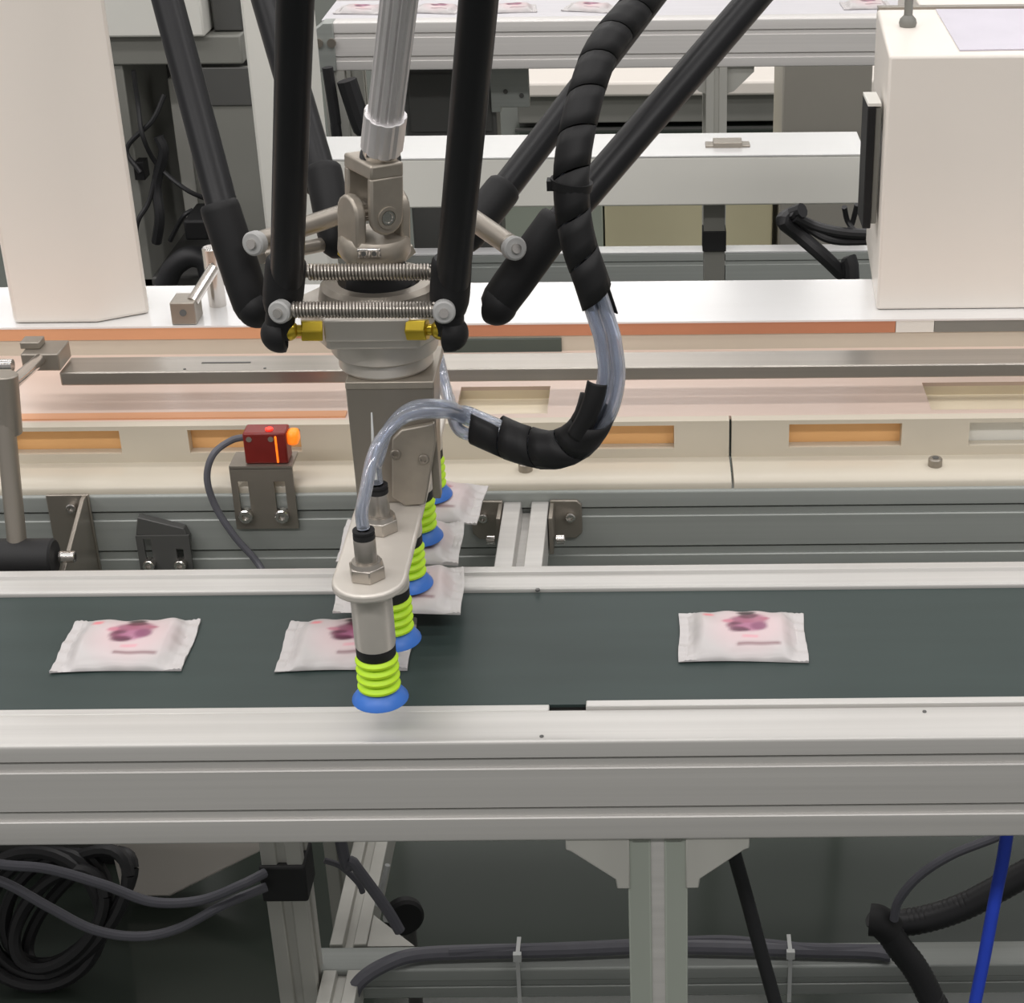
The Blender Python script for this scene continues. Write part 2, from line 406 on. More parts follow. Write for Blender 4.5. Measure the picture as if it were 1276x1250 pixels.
# ================================================================== vacuum gripper
GX = -0.2025; ZP = 0.985
CUPS = [1.100, 1.183, 1.270, 1.352, 1.432]
gr = thing('vacuum_gripper', (GX, 1.265, 0.88), 'suction gripper of five lime bellows cups in a row under a narrow steel plate', 'gripper')
def stadium(hw, y0, y1, n=12):
    pts = [(GX + hw*math.cos(math.pi*i/n), y1-hw + hw*math.sin(math.pi*i/n)) for i in range(n+1)]
    pts += [(GX - hw*math.cos(math.pi*i/n), y0+hw - hw*math.sin(math.pi*i/n)) for i in range(n+1)]
    return pts
MB().prism(stadium(0.0262, 1.072, 1.462), 'z', ZP-0.007, ZP).build('mounting_plate', M['plate'], gr, 0.0022, seg=3)
for i, yc in enumerate(CUPS):
    o3 = Vector((GX, yc, 0))
    nz = MB().lathe(o3, (0,0,1), [(0.929, 0), (0.929, 0.0143), (0.931, 0.0148), (0.978, 0.0148), (0.978, 0)], 28).build('nozzle', M['plate'], gr)
    MB().lathe(o3, (0,0,1), [(0.9205, 0.006), (0.9205, 0.0138), (0.9215, 0.0144), (0.929, 0.0144), (0.9295, 0.012), (0.9295, 0.006)], 28).build('seal_ring', M['rubber'], nz)
    pr = [(0.8915, 0.006)]
    for kx in range(4):
        z = 0.892 + kx*0.0073
        pr += [(z, 0.0128), (z+0.0018, 0.0155), (z+0.0036, 0.0158), (z+0.0055, 0.0146), (z+0.0068, 0.0126)]
    pr += [(0.9212, 0.0125), (0.9212, 0.006)]
    MB().lathe(o3, (0,0,1), pr, 28).build('bellows', M['lime'], nz)
    MB().lathe(o3, (0,0,1), [(0.8935, 0.006), (0.8932, 0.012), (0.8895, 0.0165), (0.8842, 0.0205), (0.8832, 0.0207), (0.8836, 0.0195), (0.8885, 0.013), (0.8905, 0.006)], 32).build('suction_lip', M['blue'], nz)
def fitting(yc):
    p = Vector((GX-0.001, yc, ZP))
    f = MB().hexa(p, p+Vector((0,0,0.010)), 0.0135).build('push_in_fitting', M['steel'], gr, 0.0008)
    MB().lathe(p, (0,0,1), [(0.010, 0), (0.010, 0.0115), (0.013, 0.0105), (0.013, 0.0078), (0.031, 0.0078), (0.032, 0.0072), (0.032, 0)], 20).build('fitting_barrel', M['steel'], f)
    MB().lathe(p, (0,0,1), [(0.031, 0.0045), (0.031, 0.0078), (0.0345, 0.0078), (0.0345, 0.0072), (0.036, 0.0072), (0.036, 0.0078), (0.0375, 0.0078), (0.0375, 0.0045)], 20).build('release_collar', M['rubber'], f)
for yc in (CUPS[0], CUPS[1]-0.012, CUPS[3], CUPS[4]): fitting(yc)
# bracket
YB = 1.215
bx0, bx1, bx2 = XY(434, 540, YB), XY(512, 540, YB), XY(540, 540, YB+0.05)
MB().prism([(XY(430,480,YB), PY(430,480,YB).z), (XY(541,480,YB), PY(541,480,YB).z), (XY(541,560,YB), PY(541,560,YB).z), (XY(520,632,YB), ZP), (XY(446,632,YB), ZP)], 'y', YB, YB+0.006).build('bracket_plate', M['steel_grey'], gr, 0.001)
MB().box(XY(430,480,YB), XY(541,480,YB), YB-0.001, YB+0.07, 1.0795, 1.0857).build('bracket_flange', M['cast'], gr, 0.001)
MB().prism([(YB+0.006, ZP), (YB+0.016, ZP), (YB+0.022, ZP+0.03), (YB+0.055, 1.0795), (YB+0.006, 1.0795)], 'x', XY(541,520,YB)-0.006, XY(541,520,YB)).build('bracket_side', M['steel_grey'], gr, 0.001)
YC = YB-0.0065
MB().prism([(PY(a,b,YC).x, PY(a,b,YC).z) for a, b in ((488,548),(500,536),(541,528),(543,552),(530,629),(505,631),(488,620))], 'y', YC, YC+0.006).build('clamp_plate', M['cast'], gr, 0.0012)
for a, b in ((528,572),(493,566)): screw(gr, PY(a,b,YC), (0,-1,0), 0.0042, 0.002, m='steel_grey')

G2 = 'sachets lifted by the suction cups'
HS = [(CUPS[2]+0.006, -0.012, 0.05, 'white sachet held by the middle suction cup, nearest of the lifted ones', 0),
      (CUPS[3]+0.008, -0.021, 0.02, 'white sachet held by the second suction cup from the rear, between two other lifted sachets', 1),
      (CUPS[4]+0.006, -0.009, -0.06, 'white sachet held by the rearmost suction cup, above the gap behind the belt', 2)]
for yc, dx, rz, lab, i in HS:
    sachet(i, (GX+dx+0.004, yc, 0.8722), (0.0, 0.05, rz), lab, G2, 1.03)

# ================================================================== delta robot
RX, RY = PY(481, 445, 1.25).x, 1.25
rb = thing('delta_robot', (RX, RY, 1.088), 'delta robot head with six black rods, springs and splined silver shaft above the belt', 'robot')
oz = Vector((RX, RY, 0))
MB().lathe(oz, (0,0,1), [(1.086, 0), (1.086, 0.034), (1.088, 0.0355), (1.0965, 0.0355), (1.0975, 0.034), (1.0985, 0.034), (1.0985, 0.039), (1.100, 0.040), (1.116, 0.040), (1.118, 0.038), (1.118, 0)], 48).build('tool_flange', M['plate'], rb)
def hexplate(r, cut):
    pts = []
    for kk in range(3):
        a = math.radians(-90 + 120*kk)
        n = Vector((math.cos(a), math.sin(a))); t = Vector((-n.y, n.x))
        pts += [tuple(Vector((RX, RY)) + n*r - t*cut), tuple(Vector((RX, RY)) + n*r + t*cut)]
    return pts
MB().prism(hexplate(0.052, 0.033), 'z', 1.1175, 1.141).build('platform', M['plate'], rb, 0.002)
MB().lathe(oz, (0,0,1), [(1.141, 0.0), (1.141, 0.046), (1.150, 0.044), (1.153, 0.040), (1.153, 0.031), (1.144, 0.029), (1.144, 0)], 40).build('platform_ring', M['steel_grey'], rb)
MB().lathe(oz, (0,0,1), [(1.1442, 0), (1.1442, 0.0285), (1.1475, 0.026), (1.150, 0.02), (1.150, 0)], 32).build('rubber_boot', M['rubber'], rb)
p = Vector((RX, RY-0.045, 1.141)); screw(rb, p+Vector((0.004, 0, 0.004)), (0,-0.6,0.8), 0.004, 0.004)
# shaft
s0, s1 = PY(501, -30, 1.19), PY(474, 196, 1.25)
s0 = s0 + (s0-s1).normalized()*0.30
d = (s1-s0).normalized(); L = (s1-s0).length
def splined(mb, o, d, r, dr, n, L0, L1):
    u = d.orthogonal().normalized(); w_ = d.cross(u); vs = []; seg = n*4
    for t in (L0, L1):
        for i in range(seg):
            rr = r - (dr if i % 4 == 0 else 0); an = 2*math.pi*i/seg
            vs.append(o + d*t + (u*math.cos(an)+w_*math.sin(an))*rr)
    fs = [(i, (i+1) % seg, seg+(i+1) % seg, seg+i) for i in range(seg)] + [tuple(range(seg))[::-1], tuple(range(seg, 2*seg))]
    return mb.add(vs, fs)
M['shaft'] = mat('bright_shaft', srgb(222, 219, 219), 0.32, 0.5, 0.05, (60, 60, 3))
sh = splined(MB(), s0, d, 0.0126, 0.0014, 14, 0, L-0.032).build('splined_shaft', M['shaft'], rb, smooth=25)
splined(MB(), s0, d, 0.0152, 0.0010, 9, L-0.040, L-0.0095).build('shaft_collar', M['shaft'], sh, 0.0006, smooth=25)
MB().cyl(s0+d*(L-0.0095), s0+d*(L-0.002), 0.0130, seg=32, bev=0.0006).build('shaft_end', M['chrome'], sh)
MB().cyl(s0+d*(L-0.0022), s0+d*(L+0.0028), 0.0148, seg=32, bev=0.0012).build('shaft_seal', M['rubber'], sh)
# universal joint
UJ = PY(466, 262, 1.25)
def rotz(a): return Matrix.Rotation(a, 3, 'Z')
TI = Matrix.Rotation(math.radians(4), 3, 'Y')
A = math.radians(38)
nn = TI @ Vector((math.sin(A), -math.cos(A), 0)); mm = TI @ Vector((math.cos(A), math.sin(A), 0)); kk_ = TI @ Vector((0,0,1))
def fork(c, n, m, k, up, th=0.006, half=0.0165, wid=0.0135, H=0.030):
    mb = MB(); R = Matrix((m, n, k)).transposed()
    for sg in (-1, 1):
        # arm with rounded eye
        pts = []
        for i in range(9):
            an = math.pi*i/8; pts.append((wid*math.cos(an), -up*0 - up*wid*math.sin(an)))
        pts = [(a, b) for a, b in pts] + [(-wid, up*H), (wid, up*H)]
        if up < 0: pts = pts
        n0 = len(pts); vs = [c + m*a + k*b + n*(sg*half - th/2) for a, b in pts] + [c + m*a + k*b + n*(sg*half + th/2) for a, b in pts]
        fs = [tuple(range(n0)), tuple(range(n0, 2*n0))[::-1]] + [(i, n0+i, n0+(i+1) % n0, (i+1) % n0) for i in range(n0)]
        if up < 0: fs = [f[::-1] for f in fs]
        mb.add(vs, fs)
    mb.obox(c + k*(up*(H+0.004)), wid, half+th/2, 0.0055, R)
    return mb
uj = fork(UJ, nn, mm, kk_, 1).build('upper_yoke', M['cast'], rb, 0.0018)
MB().cyl(UJ + kk_*0.037, s0+d*(L+0.003), 0.013, 0.0115, seg=28).build('yoke_neck', M['cast'], uj)
MB().lathe(UJ+nn*0.0205, nn, [(-0.045, 0), (-0.045, 0.0052), (-0.002, 0.0052), (0.0, 0.0052), (0.0, 0.0038), (-0.0008, 0.0034), (-0.0008, 0)], 20).build('yoke_pin', M['chrome'], uj)
MB().lathe(UJ+nn*0.0193, nn, [(0, 0.0085), (0.0014, 0.0082), (0.0014, 0.0058), (0, 0.0056)], 24).build('pin_boss', M['cast'], uj)
lw = fork(UJ, mm, nn, kk_, -1, th=0.0085, half=0.0185, wid=0.0145, H=0.024).build('lower_yoke', M['cast'], rb, 0.002)
MB().lathe(UJ - kk_*0.026, -kk_, [(-0.008, 0), (-0.008, 0.024), (-0.005, 0.0262), (0.004, 0.0268), (0.010, 0.0235), (0.014, 0.019), (0.014, 0)], 28).build('yoke_base', M['cast'], lw)
MB().cyl(UJ-kk_*0.040, Vector((RX, RY, 1.148)), 0.0205, 0.026, seg=28).build('dust_boot', M['rubber'], lw)
MB().cyl(UJ-mm*0.020, UJ+mm*0.020, 0.0055, seg=16).build('cross_pin', M['chrome'], lw)
fp = UJ - kk_*0.0235 + Vector((0.0, -0.0266, 0))
pl = MB().obox(fp, 0.0085, 0.0016, 0.0038, Matrix.Rotation(0.15, 3, 'X')).build('keeper_plate', M['chrome'], lw, 0.0012)
for sg in (-1, 1): MB().cyl(fp+Vector((sg*0.0038, -0.001, 0)), fp+Vector((sg*0.0038, -0.0022, 0)), 0.0018, seg=10).build('keeper_hole', M['dark'], lw)

# rods and sockets
def rod(name, a, b, r, r2=None):
    a = a + (a-b).normalized()*0.30   # runs on up to the robot's arms above the frame
    return MB().cyl(a, b, r, r2, seg=28, bev=0.001).build(name, M['carbon'], rb)
def socket(a, b, r, parent, tip=None):
    dd = b-a; Ls = dd.length
    return MB().lathe(a, dd, [(0, 0), (0, r*0.86), (0.002, r*0.97), (0.006, r), (Ls*0.8, r*1.0), (Ls, r*0.97), (Ls+r*0.5, r*0.84), (Ls+r*0.85, r*0.5), (Ls+r*0.97, 0)], 28).build('rod_end', M['black'], parent)
def coil(a, b, r, wire, turns, seg=6, per=14):
    a, b = Vector(a), Vector(b); dd = (b-a).normalized(); L_ = (b-a).length
    u = dd.orthogonal().normalized(); w_ = dd.cross(u)
    n = turns*per; path = [a + dd*(L_*i/n) + (u*math.cos(2*math.pi*i/per)+w_*math.sin(2*math.pi*i/per))*r for i in range(n+1)]
    return MB().tube(path, wire, seg)
def washer(p, dd, r, parent):
    w_ = MB().lathe(p, dd, [(-0.003, 0), (-0.003, r), (0.003, r), (0.0042, r*0.85), (0.0042, 0)], 24).build('spring_disc', M['disc'], parent)
    MB().lathe(p, dd, [(0.004, 0), (0.004, r*0.42), (0.0065, r*0.40), (0.0065, 0.0)], 12).build('disc_bolt', M['chrome'], w_)
def cup(c, dd, r, parent):
    # ball cup, open towards dd
    prof = [(-r, 0)] + [(-r*math.cos(math.pi*i/16), r*math.sin(math.pi*i/16)) for i in range(1, 10)] + [(r*0.30, r*0.78), (r*0.1, r*0.74), (-r*0.55, r*0.5), (-r*0.75, 0)]
    return MB().lathe(c, dd, prof, 24).build('ball_cup', M['black'], parent)
YF = 1.190
# front pair
r1 = rod('rod', PY(369,-40,1.085), PY(357,360,YF), 0.0116)
k1 = socket(PY(357,322,YF-0.002), PY(352,376,YF), 0.0143, r1)
MB().cyl(PY(352,372,YF), PY(347,418,YF), 0.0105, seg=20).build('cup_neck', M['black'], r1)
cup(PY(349,416,YF), (1, 0.1, 0.05), 0.0138, r1)
r2 = rod('rod', PY(600,-40,1.085), PY(563,360,YF), 0.0122)
k2 = socket(PY(563,322,YF-0.002), PY(560,376,YF), 0.0143, r2)
MB().cyl(PY(560,372,YF), PY(560,415,YF), 0.0105, seg=20).build('cup_neck', M['black'], r2)
cup(PY(560,415,YF), (-1, 0.1, 0.05), 0.0138, r2)
for pa, pb in ((PY(402,412,YF+0.004), PY(363,412,YF)), (PY(508,411,YF+0.004), PY(546,411,YF))):
    dd = (pb-pa).normalized()
    bl = MB().cyl(pa, pa+dd*0.015, 0.0082, seg=6).build('ball_stud', M['brass'], rb, 0.0008)
    MB().cyl(pa+dd*0.014, pb, 0.0042, seg=14).ball(pb+dd*0.002, 0.0075, 16).build('stud_ball', M['brass'], bl)
pf = PY(460, 411, YF+0.004)
MB().box(PY(403,411,YF).x, PY(510,411,YF).x, YF+0.001, YF+0.02, pf.z-0.0082, pf.z+0.0082).build('front_block', M['plate'], rb, 0.001)
ys = YF-0.0185
sp = coil(PY(366,386,ys), PY(540,386,ys), 0.0050, 0.00105, 42).build('spring', M['steel'], rb)
MB().cyl(PY(364,386,ys), PY(542,386,ys), 0.0034, seg=12).build('spring_core', M['steel_grey'], sp)
washer(PY(350,388,ys), (-0.25,-0.95,0.1), 0.0082, rb); washer(PY(553,388,ys), (0.1,-0.98,0.1), 0.0082, rb)
yr = YF+0.022
sp = coil(PY(384,339,yr), PY(537,339,yr), 0.0052, 0.00105, 36).build('spring', M['steel'], rb)
MB().cyl(PY(364,340,yr), PY(556,340,yr), 0.0036, seg=12).build('spring_core', M['steel_grey'], sp)
# left pair
r3 = rod('rod', PY(198,-40,1.38), PY(283,280,1.262), 0.0118)
socket(PY(272,252,1.268), PY(314,380,1.247), 0.0146, r3)
cup(PY(320,384,1.246), (0.8, 0.5, 0.1), 0.0150, r3)
r4 = rod('rod', PY(322,-40,1.50), PY(403,235,1.365), 0.0135)
socket(PY(402,207,1.37), PY(420,300,1.335), 0.0145, r4)
a, b = PY(318,303,1.226), PY(440,262,1.328)
sc_ = MB().cyl(a, b, 0.0074, seg=20, bev=0.001).build('spring_sleeve', M['steel_grey'], rb)
washer(a, (-0.35,-0.9,0.15), 0.0088, rb)
a2, b2 = PY(325,320,1.275), PY(425,300,1.345); MB().cyl(a2, b2, 0.0055, seg=16).build('spring_sleeve', M['steel_grey'], rb)
# right pair
r5 = rod('rod', PY(955,-20,1.41), PY(680,300,1.262), 0.0122)
socket(PY(698,272,1.265), PY(624,374,1.247), 0.0150, r5)
cup(PY(619,380,1.246), (-0.8, 0.5, 0.1), 0.0155, r5)
r6 = rod('rod', PY(832,-30,1.52), PY(622,245,1.365), 0.0115)
socket(PY(630,232,1.368), PY(583,292,1.335), 0.0145, r6)
a, b = PY(636,306,1.226), PY(574,263,1.30)
MB().cyl(a, b, 0.0080, seg=20, bev=0.001).build('spring_sleeve', M['steel_grey'], rb)
washer(PY(640,309,1.224), (0.45,-0.85,0.2), 0.0088, rb)
for px, py, Y_, dx in ((437, 320, 1.29, -1), (500, 318, 1.30, 1)):
    p = PY(px, py, Y_); MB().cyl(p+Vector((-dx*0.01, -0.006, -0.006)), p+Vector((dx*0.006, 0.008, 0.004)), 0.007, seg=6).build('ball_stud', M['brass'] if dx < 0 else M['cast'], rb, 0.0006)

# ================================================================== air hose
hs = thing('air_hose', PY(715, 575, 1.20), 'black spiral-wrapped air hose bundle looping down with clear blue tubes beside the robot', 'hose')
def helix_wrap(path, r, pitch, cover=0.92, per=16, wseg=3, gap0=0):
    step = 0.002; P_ = resample(path, step); fr = frames(P_); Ltot = step*(len(P_)-1)
    def at(s):
        s = max(0, min(Ltot-1e-6, s)); i = int(s/step); t = s/step-i
        if i+1 >= len(fr): i = len(fr)-2; t = 1
        p = fr[i][0].lerp(fr[i+1][0], t); return p, fr[i][2], fr[i][3]
    turns = (Ltot - pitch*cover)/pitch; n = int(turns*per); mb = MB(); vs = []; fs = []
    for i in range(n+1):
        an = 2*math.pi*i/per
        for j in range(wseg+1):
            p, N, B = at(pitch*i/per + j/wseg*pitch*cover)
            rr = r*(1 + 0.018*(j/wseg))
            vs.append(p + (N*math.cos(an)+B*math.sin(an))*rr)
    for i in range(n):
        for j in range(wseg):
            a = i*(wseg+1)+j; fs.append((a, a+wseg+1, a+wseg+2, a+1))
    return mb.add(vs, fs)
hp = [PY(930,-260,1.44), PY(842,-70,1.37), PY(800,0,1.33), PY(752,60,1.28), PY(727,130,1.24), PY(712,215,1.21), PY(718,290,1.20), PY(737,350,1.195), PY(754,402,1.195)]
helix_wrap(spline(hp, 10), 0.0122, 0.030, 0.965).build('spiral_wrap', M['black'], hs, solid=0.0012)
tp = [PY(760,425,1.195), PY(764,470,1.195), PY(752,515,1.195), PY(722,551,1.197), PY(685,563,1.20), PY(640,552,1.21), PY(600,536,1.217), PY(575,526,1.22)]
wp = [PY(749,490,1.193), PY(738,525,1.193), PY(716,551,1.196), PY(685,561,1.20), PY(645,552,1.21), PY(612,538,1.217), PY(582,524,1.22)]
helix_wrap(spline(wp, 10), 0.0142, 0.027, 0.955).build('spiral_wrap', M['black'], hs, solid=0.0012)
fl = spline([PY(716,548,1.180), PY(730,524,1.178), PY(739,500,1.178), PY(744,479,1.180)], 8); ff = frames(fl); mb = MB(); vs = []; fs = []
for k, (p, T, N, B) in enumerate(ff):
    sd = T.cross(Vector((0,-1,0.3))).normalized(); ou = T.cross(sd).normalized()
    if ou.y > 0: ou = -ou
    for j in range(7):
        an = math.radians(-80 + 160*j/6); vs.append(p + sd*(math.sin(an)*0.0072) + ou*((math.cos(an)-1)*0.007))
for k in range(len(ff)-1):
    for j in range(6): a = k*7+j; fs.append((a, a+1, a+8, a+7))
mb.add(vs, fs).build('wrap_end', M['black'], hs, solid=0.0012)
# clear tubes: out of the upper wrap, through the loop, into the fittings
TR = 0.0046
core = hp[5:] + tp
core = spline(core, 8); frc = frames(core)
offs = [(0.0062, 0.0035), (-0.0062, 0.0038), (0.0, -0.0058), (0.001, 0.0085)]
f1 = Vector((GX-0.001, CUPS[0], ZP+0.0390)); f2 = Vector((GX-0.001, CUPS[1]-0.012, ZP+0.0390))
ends = [[PY(553,514,1.194), PY(505,520,1.162), PY(470,556,1.125), PY(456,610,1.105), f1 + Vector((0.0, 0.0, 0.012)), f1],
        [PY(561,507,1.204), PY(515,507,1.182), PY(484,535,1.175), PY(472,570,1.168), f2 + Vector((0, 0, 0.012)), f2],
        [PY(560,504,1.26), PY(552,470,1.30), PY(545,440,1.32)],
        [PY(562,512,1.27), PY(556,490,1.33), Vector((GX-0.001, CUPS[3], ZP+0.06)), Vector((GX-0.001, CUPS[3], ZP+0.0390))]]
for (ox, oy), en in zip(offs, ends):
    start = [p + N*ox + B*oy for p, T, N, B in frc][::8]
    MB().tube(spline(start + en, 8), TR, 12, TR*0.62).build('clear_tube', M['tube'], hs)
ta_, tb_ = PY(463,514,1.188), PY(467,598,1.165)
MB().cyl(ta_, tb_, 0.0006, 0.0020, seg=8).build('tie_end', M['tie'], hs)  # white sliver shaped as the highlight along the tie
# dark end of wrap at the gripper and the tie on the upper wrap
q0 = PY(712,228,1.208); q1 = PY(711,236,1.208)
MB().lathe(q0, q1-q0, [(-0.002, 0.0124), (-0.002, 0.0150), (0.004, 0.0150), (0.004, 0.0124)], 24).box(q0.x-0.017, q0.x-0.010, q0.y-0.006, q0.y+0.004, q0.z-0.004, q0.z+0.003).build('cable_tie', M['black'], hs)

# ================================================================== packing conveyor behind
YM = 1.502
pk = thing('packing_conveyor', (0, 1.65, 0), 'white packing conveyor with orange windows and steel guide bar behind the belt', 'conveyor')
ZM = 0.850
MB().prism(rail_section(YM, YM+0.04, ZM-0.084, ZM, [ZM-0.022, ZM-0.064]), 'x', XL, XR).build('side_profile', M['alu_grey'], pk)
xs_ = X4(911, 1.56, 0.87)
led = [(YM+0.003, ZM), (YM+0.003, ZM+0.005), (YM+0.006, ZM+0.008), (YM+0.03, ZM+0.009), (YM+0.055, ZM+0.007), (YM+0.064, ZM+0.004), (YM+0.064, ZM)]
MB().prism(led, 'x', XL, xs_-0.0012).build('ledge_cover', M['cream'], pk, smooth=50)
MB().prism(led, 'x', xs_+0.0012, XR).build('ledge_cover', M['cream'], pk, smooth=50)
YW = 1.566; ZW = 0.8925
wz0, wz1 = PY(816, 559, YW).z, PY(816, 530.5, YW).z
wins = [(8,150), (235,375), (500,590), (698,840), (983,1123), (1207,1340)]
wx = [(XY(a,550,YW), XY(b,550,YW)) for a, b in wins]
def wall_panel(x0, x1, ws):
    mb = MB(); mb.box(x0, x1, YW, YW+0.012, ZM+0.002, wz0).box(x0, x1, YW, YW+0.012, wz1, ZW)
    c = x0
    for a, b in ws + [(x1, x1)]:
        if a > c: mb.box(c, a, YW, YW+0.012, wz0, wz1)
        c = b
    return mb
wv = [w_ for i, w_ in enumerate(wx) if i != 2]
MB.build(wall_panel(XL, xs_-0.0012, [w_ for w_ in wv if w_[1] < xs_]), 'front_wall', M['cream'], pk)
MB.build(wall_panel(xs_+0.0012, XR, [w_ for w_ in wv if w_[0] > xs_]), 'front_wall', M['cream'], pk)
for i, (a, b) in enumerate(wv):
    MB().box(a-0.004, b+0.004, YW+0.0125, YW+0.015, wz0-0.004, wz1+0.002).build('window_panel', M['orange'] if i < 4 else M['grey_paint'], pk)
# cover plate with pockets
def cover(holes, x0, x1, y0, y1, hy0, hy1, z0, z1):
    mb = MB(); mb.box(x0, x1, y0, hy0, z0, z1).box(x0, x1, hy1, y1, z0, z1); c = x0
    for a, b in holes + [(x1, x1)]:
        if a > c: mb.box(c, a, hy0, hy1, z0, z1)
        c = b
    return mb
hy0, hy1 = PZ(816, 514, ZW).y, PZ(816, 480, ZW).y
holes = [(X4(572,1.62,ZW), X4(685,1.62,ZW)), (X4(1156,1.62,ZW), X4(1420,1.62,ZW))]
cover(holes, XL, XR, YW+0.012, 1.752, hy0, hy1, ZW-0.004, ZW).build('top_cover', M['pinkwhite'], pk)
for a, b in holes:
    MB().box(a-0.003, b+0.003, hy0-0.002, hy1+0.002, ZW-0.016, ZW-0.0135).box(a-0.003, b+0.003, hy1, hy1+0.002, ZW-0.0135, ZW-0.004).build('pocket_tray', M['pocket'], pk)
MB().box(XL, X4(432,1.585,ZW), PZ(816,517,ZW).y, PZ(816,510,ZW).y, ZW, ZW+0.0018).build('orange_strip', M['rust'], pk)
# steel guide bar
YG = 1.600
gz0, gz1 = PY(816, 474, YG).z, PY(816, 457.5, YG).z
gb = MB().box(X4(75,YG,gz1), XR, YG, YG+0.040, gz0, gz1).build('guide_bar', M['steel'], pk, 0.0015)
for px in (282,): 
    q = PZ(px, 452, gz1); MB().box(q.x-0.024, q.x+0.024, q.y-0.0012, q.y+0.0012, gz1-0.0005, gz1+0.0004).build('slot', M['dark'], gb)
for px, py in ((230, 460), (330, 459)):
    q = PZ(px, py, gz1); MB().cyl(q, q+Vector((0,0,0.0004)), 0.0015, seg=10).build('pin_hole', M['dark'], gb)
for xx in (-0.7, X4(480,YG,gz0), 0.75): MB().box(xx-0.01, xx+0.01, YG+0.012, YG+0.03, ZW, gz0).build('bar_support', M['steel'], pk)
# rear wall, bar face with its orange reflection painted on, deck
YR = 1.750
zd0, zd1, zd2 = PY(816, 442, YR).z, PY(816, 417, YR).z, PY(816, 400, YR).z
MB().box(XL, XR, YR, YR+0.012, ZW-0.006, zd1).build('rear_wall', M['cream'], pk)
for a, b, m in ((-600, 336, 'rust'), (336, 1116, 'rust_dark'), (1116, 1164, 'grey_paint'), (1164, 1900, 'midgrey')):  # orange segments carry the reflected orange of the bar face as colour
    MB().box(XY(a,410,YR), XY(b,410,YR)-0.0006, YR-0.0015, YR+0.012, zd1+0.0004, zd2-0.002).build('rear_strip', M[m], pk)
MB().box(XY(552,433,YR), XY(700,433,YR), YR-0.003, YR, PY(630,447,YR).z, PY(630,421,YR).z).build('access_plate', M['greenplate'], pk, 0.001)  # dark plate stands in for the shaded opening in the rear wall
MB().box(XL, XR, YR-0.002, 1.872, zd2-0.002, zd2).build('deck', M['deck'], pk)
MB().box(XL, XR, YR+0.002, YR+0.10, ZM-0.084, ZW-0.0065).build('rear_frame', M['alu_grey'], pk)
for px, py in ((1165, 573), (655, 579)):
    q = PZ(px, py+8, ZM+0.008)
    MB().cyl(q+Vector((0,0,-0.002)), q+Vector((0,0,0.009)), 0.0068, seg=18, bev=0.0012).build('cap_bolt', M['steel_grey'], pk)
    MB().cyl(q+Vector((0,0,0.0085)), q+Vector((0,0,0.0094)), 0.0034, seg=6).build('bolt_socket', M['dark'], pk)
# legs and lower frame
xleg = (XY(334,1130,YM) + XY(382,1130,YM))/2
lg = post(MB(), xleg, YM, YM+0.04, 0.0, ZM-0.0842, 0.043).build('leg', M['alu_dull'], pk, 0.0012)
z0c, z1c = PY(355,1124,YM-0.003).z, PY(355,1080,YM-0.003).z
MB().box(xleg-0.0245, xleg+0.0245, YM-0.004, YM+0.042, z0c, z1c).build('leg_band', M['rubber'], lg, 0.003)
for xx in (-1.2, 1.05): post(MB(), xx, YM, YM+0.04, 0.0, ZM-0.0842, 0.043).build('leg', M['alu_dull'], pk, 0.0012)
for xx in (-1.2, xleg, 1.05): post(MB(), xx, YR+0.04, YR+0.08, 0.0, ZM-0.0842, 0.043).build('leg', M['alu_dull'], pk, 0.0012)
ZS = 0.245
yb0, yb1 = PZ(816, 1206, ZS).y, PZ(816, 1176, ZS).y
MB().prism(rail_section(yb0, yb1, ZS-0.042, ZS, [ZS-0.021]), 'x', xleg-0.02, XR).build('cross_beam', M['alu_grey'], pk)
xd0 = (X4(409,1.50,ZS) + X4(455,1.50,ZS))/2
xd = PZ(440, 1150, ZS).x
pts = [(xd-0.021, ZS-0.04), (xd+0.021, ZS-0.04), (xd+0.021, ZS+0.002), (xd+0.006, ZS+0.002), (xd+0.005, ZS-0.006), (xd-0.005, ZS-0.006), (xd-0.006, ZS+0.002), (xd-0.021, ZS+0.002)]
MB().prism(pts, 'y', yb1+0.001, YR+0.12).build('depth_beam', M['alu_dull'], pk, 0.001)
MB().prism(pts, 'y', 1.36, yb0-0.001).build('depth_beam', M['alu_dull'], pk, 0.001)

# ================================================================== connecting bracket between the two conveyors
cb = thing('connecting_bracket', (X4(655,1.43,0.83), 1.43, 0.80), 'slotted aluminium spacer with two grey corner plates joining the conveyors', 'bracket')
xa, xb = X4(628,1.50,0.838), X4(684,1.50,0.838); xc = (xa+xb)/2
pts = [(xa, 0.80), (xb, 0.80), (xb, 0.840), (xc+0.005, 0.840), (xc+0.004, 0.828), (xc-0.004, 0.828), (xc-0.005, 0.840), (xa, 0.840)]
MB().prism(pts, 'y', 1.3525, YM-0.0005).build('spacer_profile', M['alu'], cb, 0.0008)
for sg in (-1, 1):
    x0 = xa-0.001 if sg < 0 else xb+0.001
    pts = [(x0, 0.8425), (x0, 0.802), (x0+sg*0.024, 0.802), (x0+sg*0.030, 0.808), (x0+sg*0.030, 0.838), (x0+sg*0.0255, 0.8425)]
    cp = MB().prism(pts, 'y', YM-0.0045, YM-0.0005).build('corner_plate', M['steel_grey'], cb, 0.0012)
    MB().box(x0, x0+sg*0.004, YM-0.036, YM-0.0045, 0.802, 0.8405).build('corner_flange', M['steel_grey'], cb, 0.0008)
    screw(cp, Vector((x0+sg*0.019, YM-0.0045, 0.826)), (0,-1,0), 0.0048, 0.005)
    screw(cp, Vector((x0+sg*0.0085, YM-0.030, 0.815)), (sg,0,0), 0.0048, 0.006)

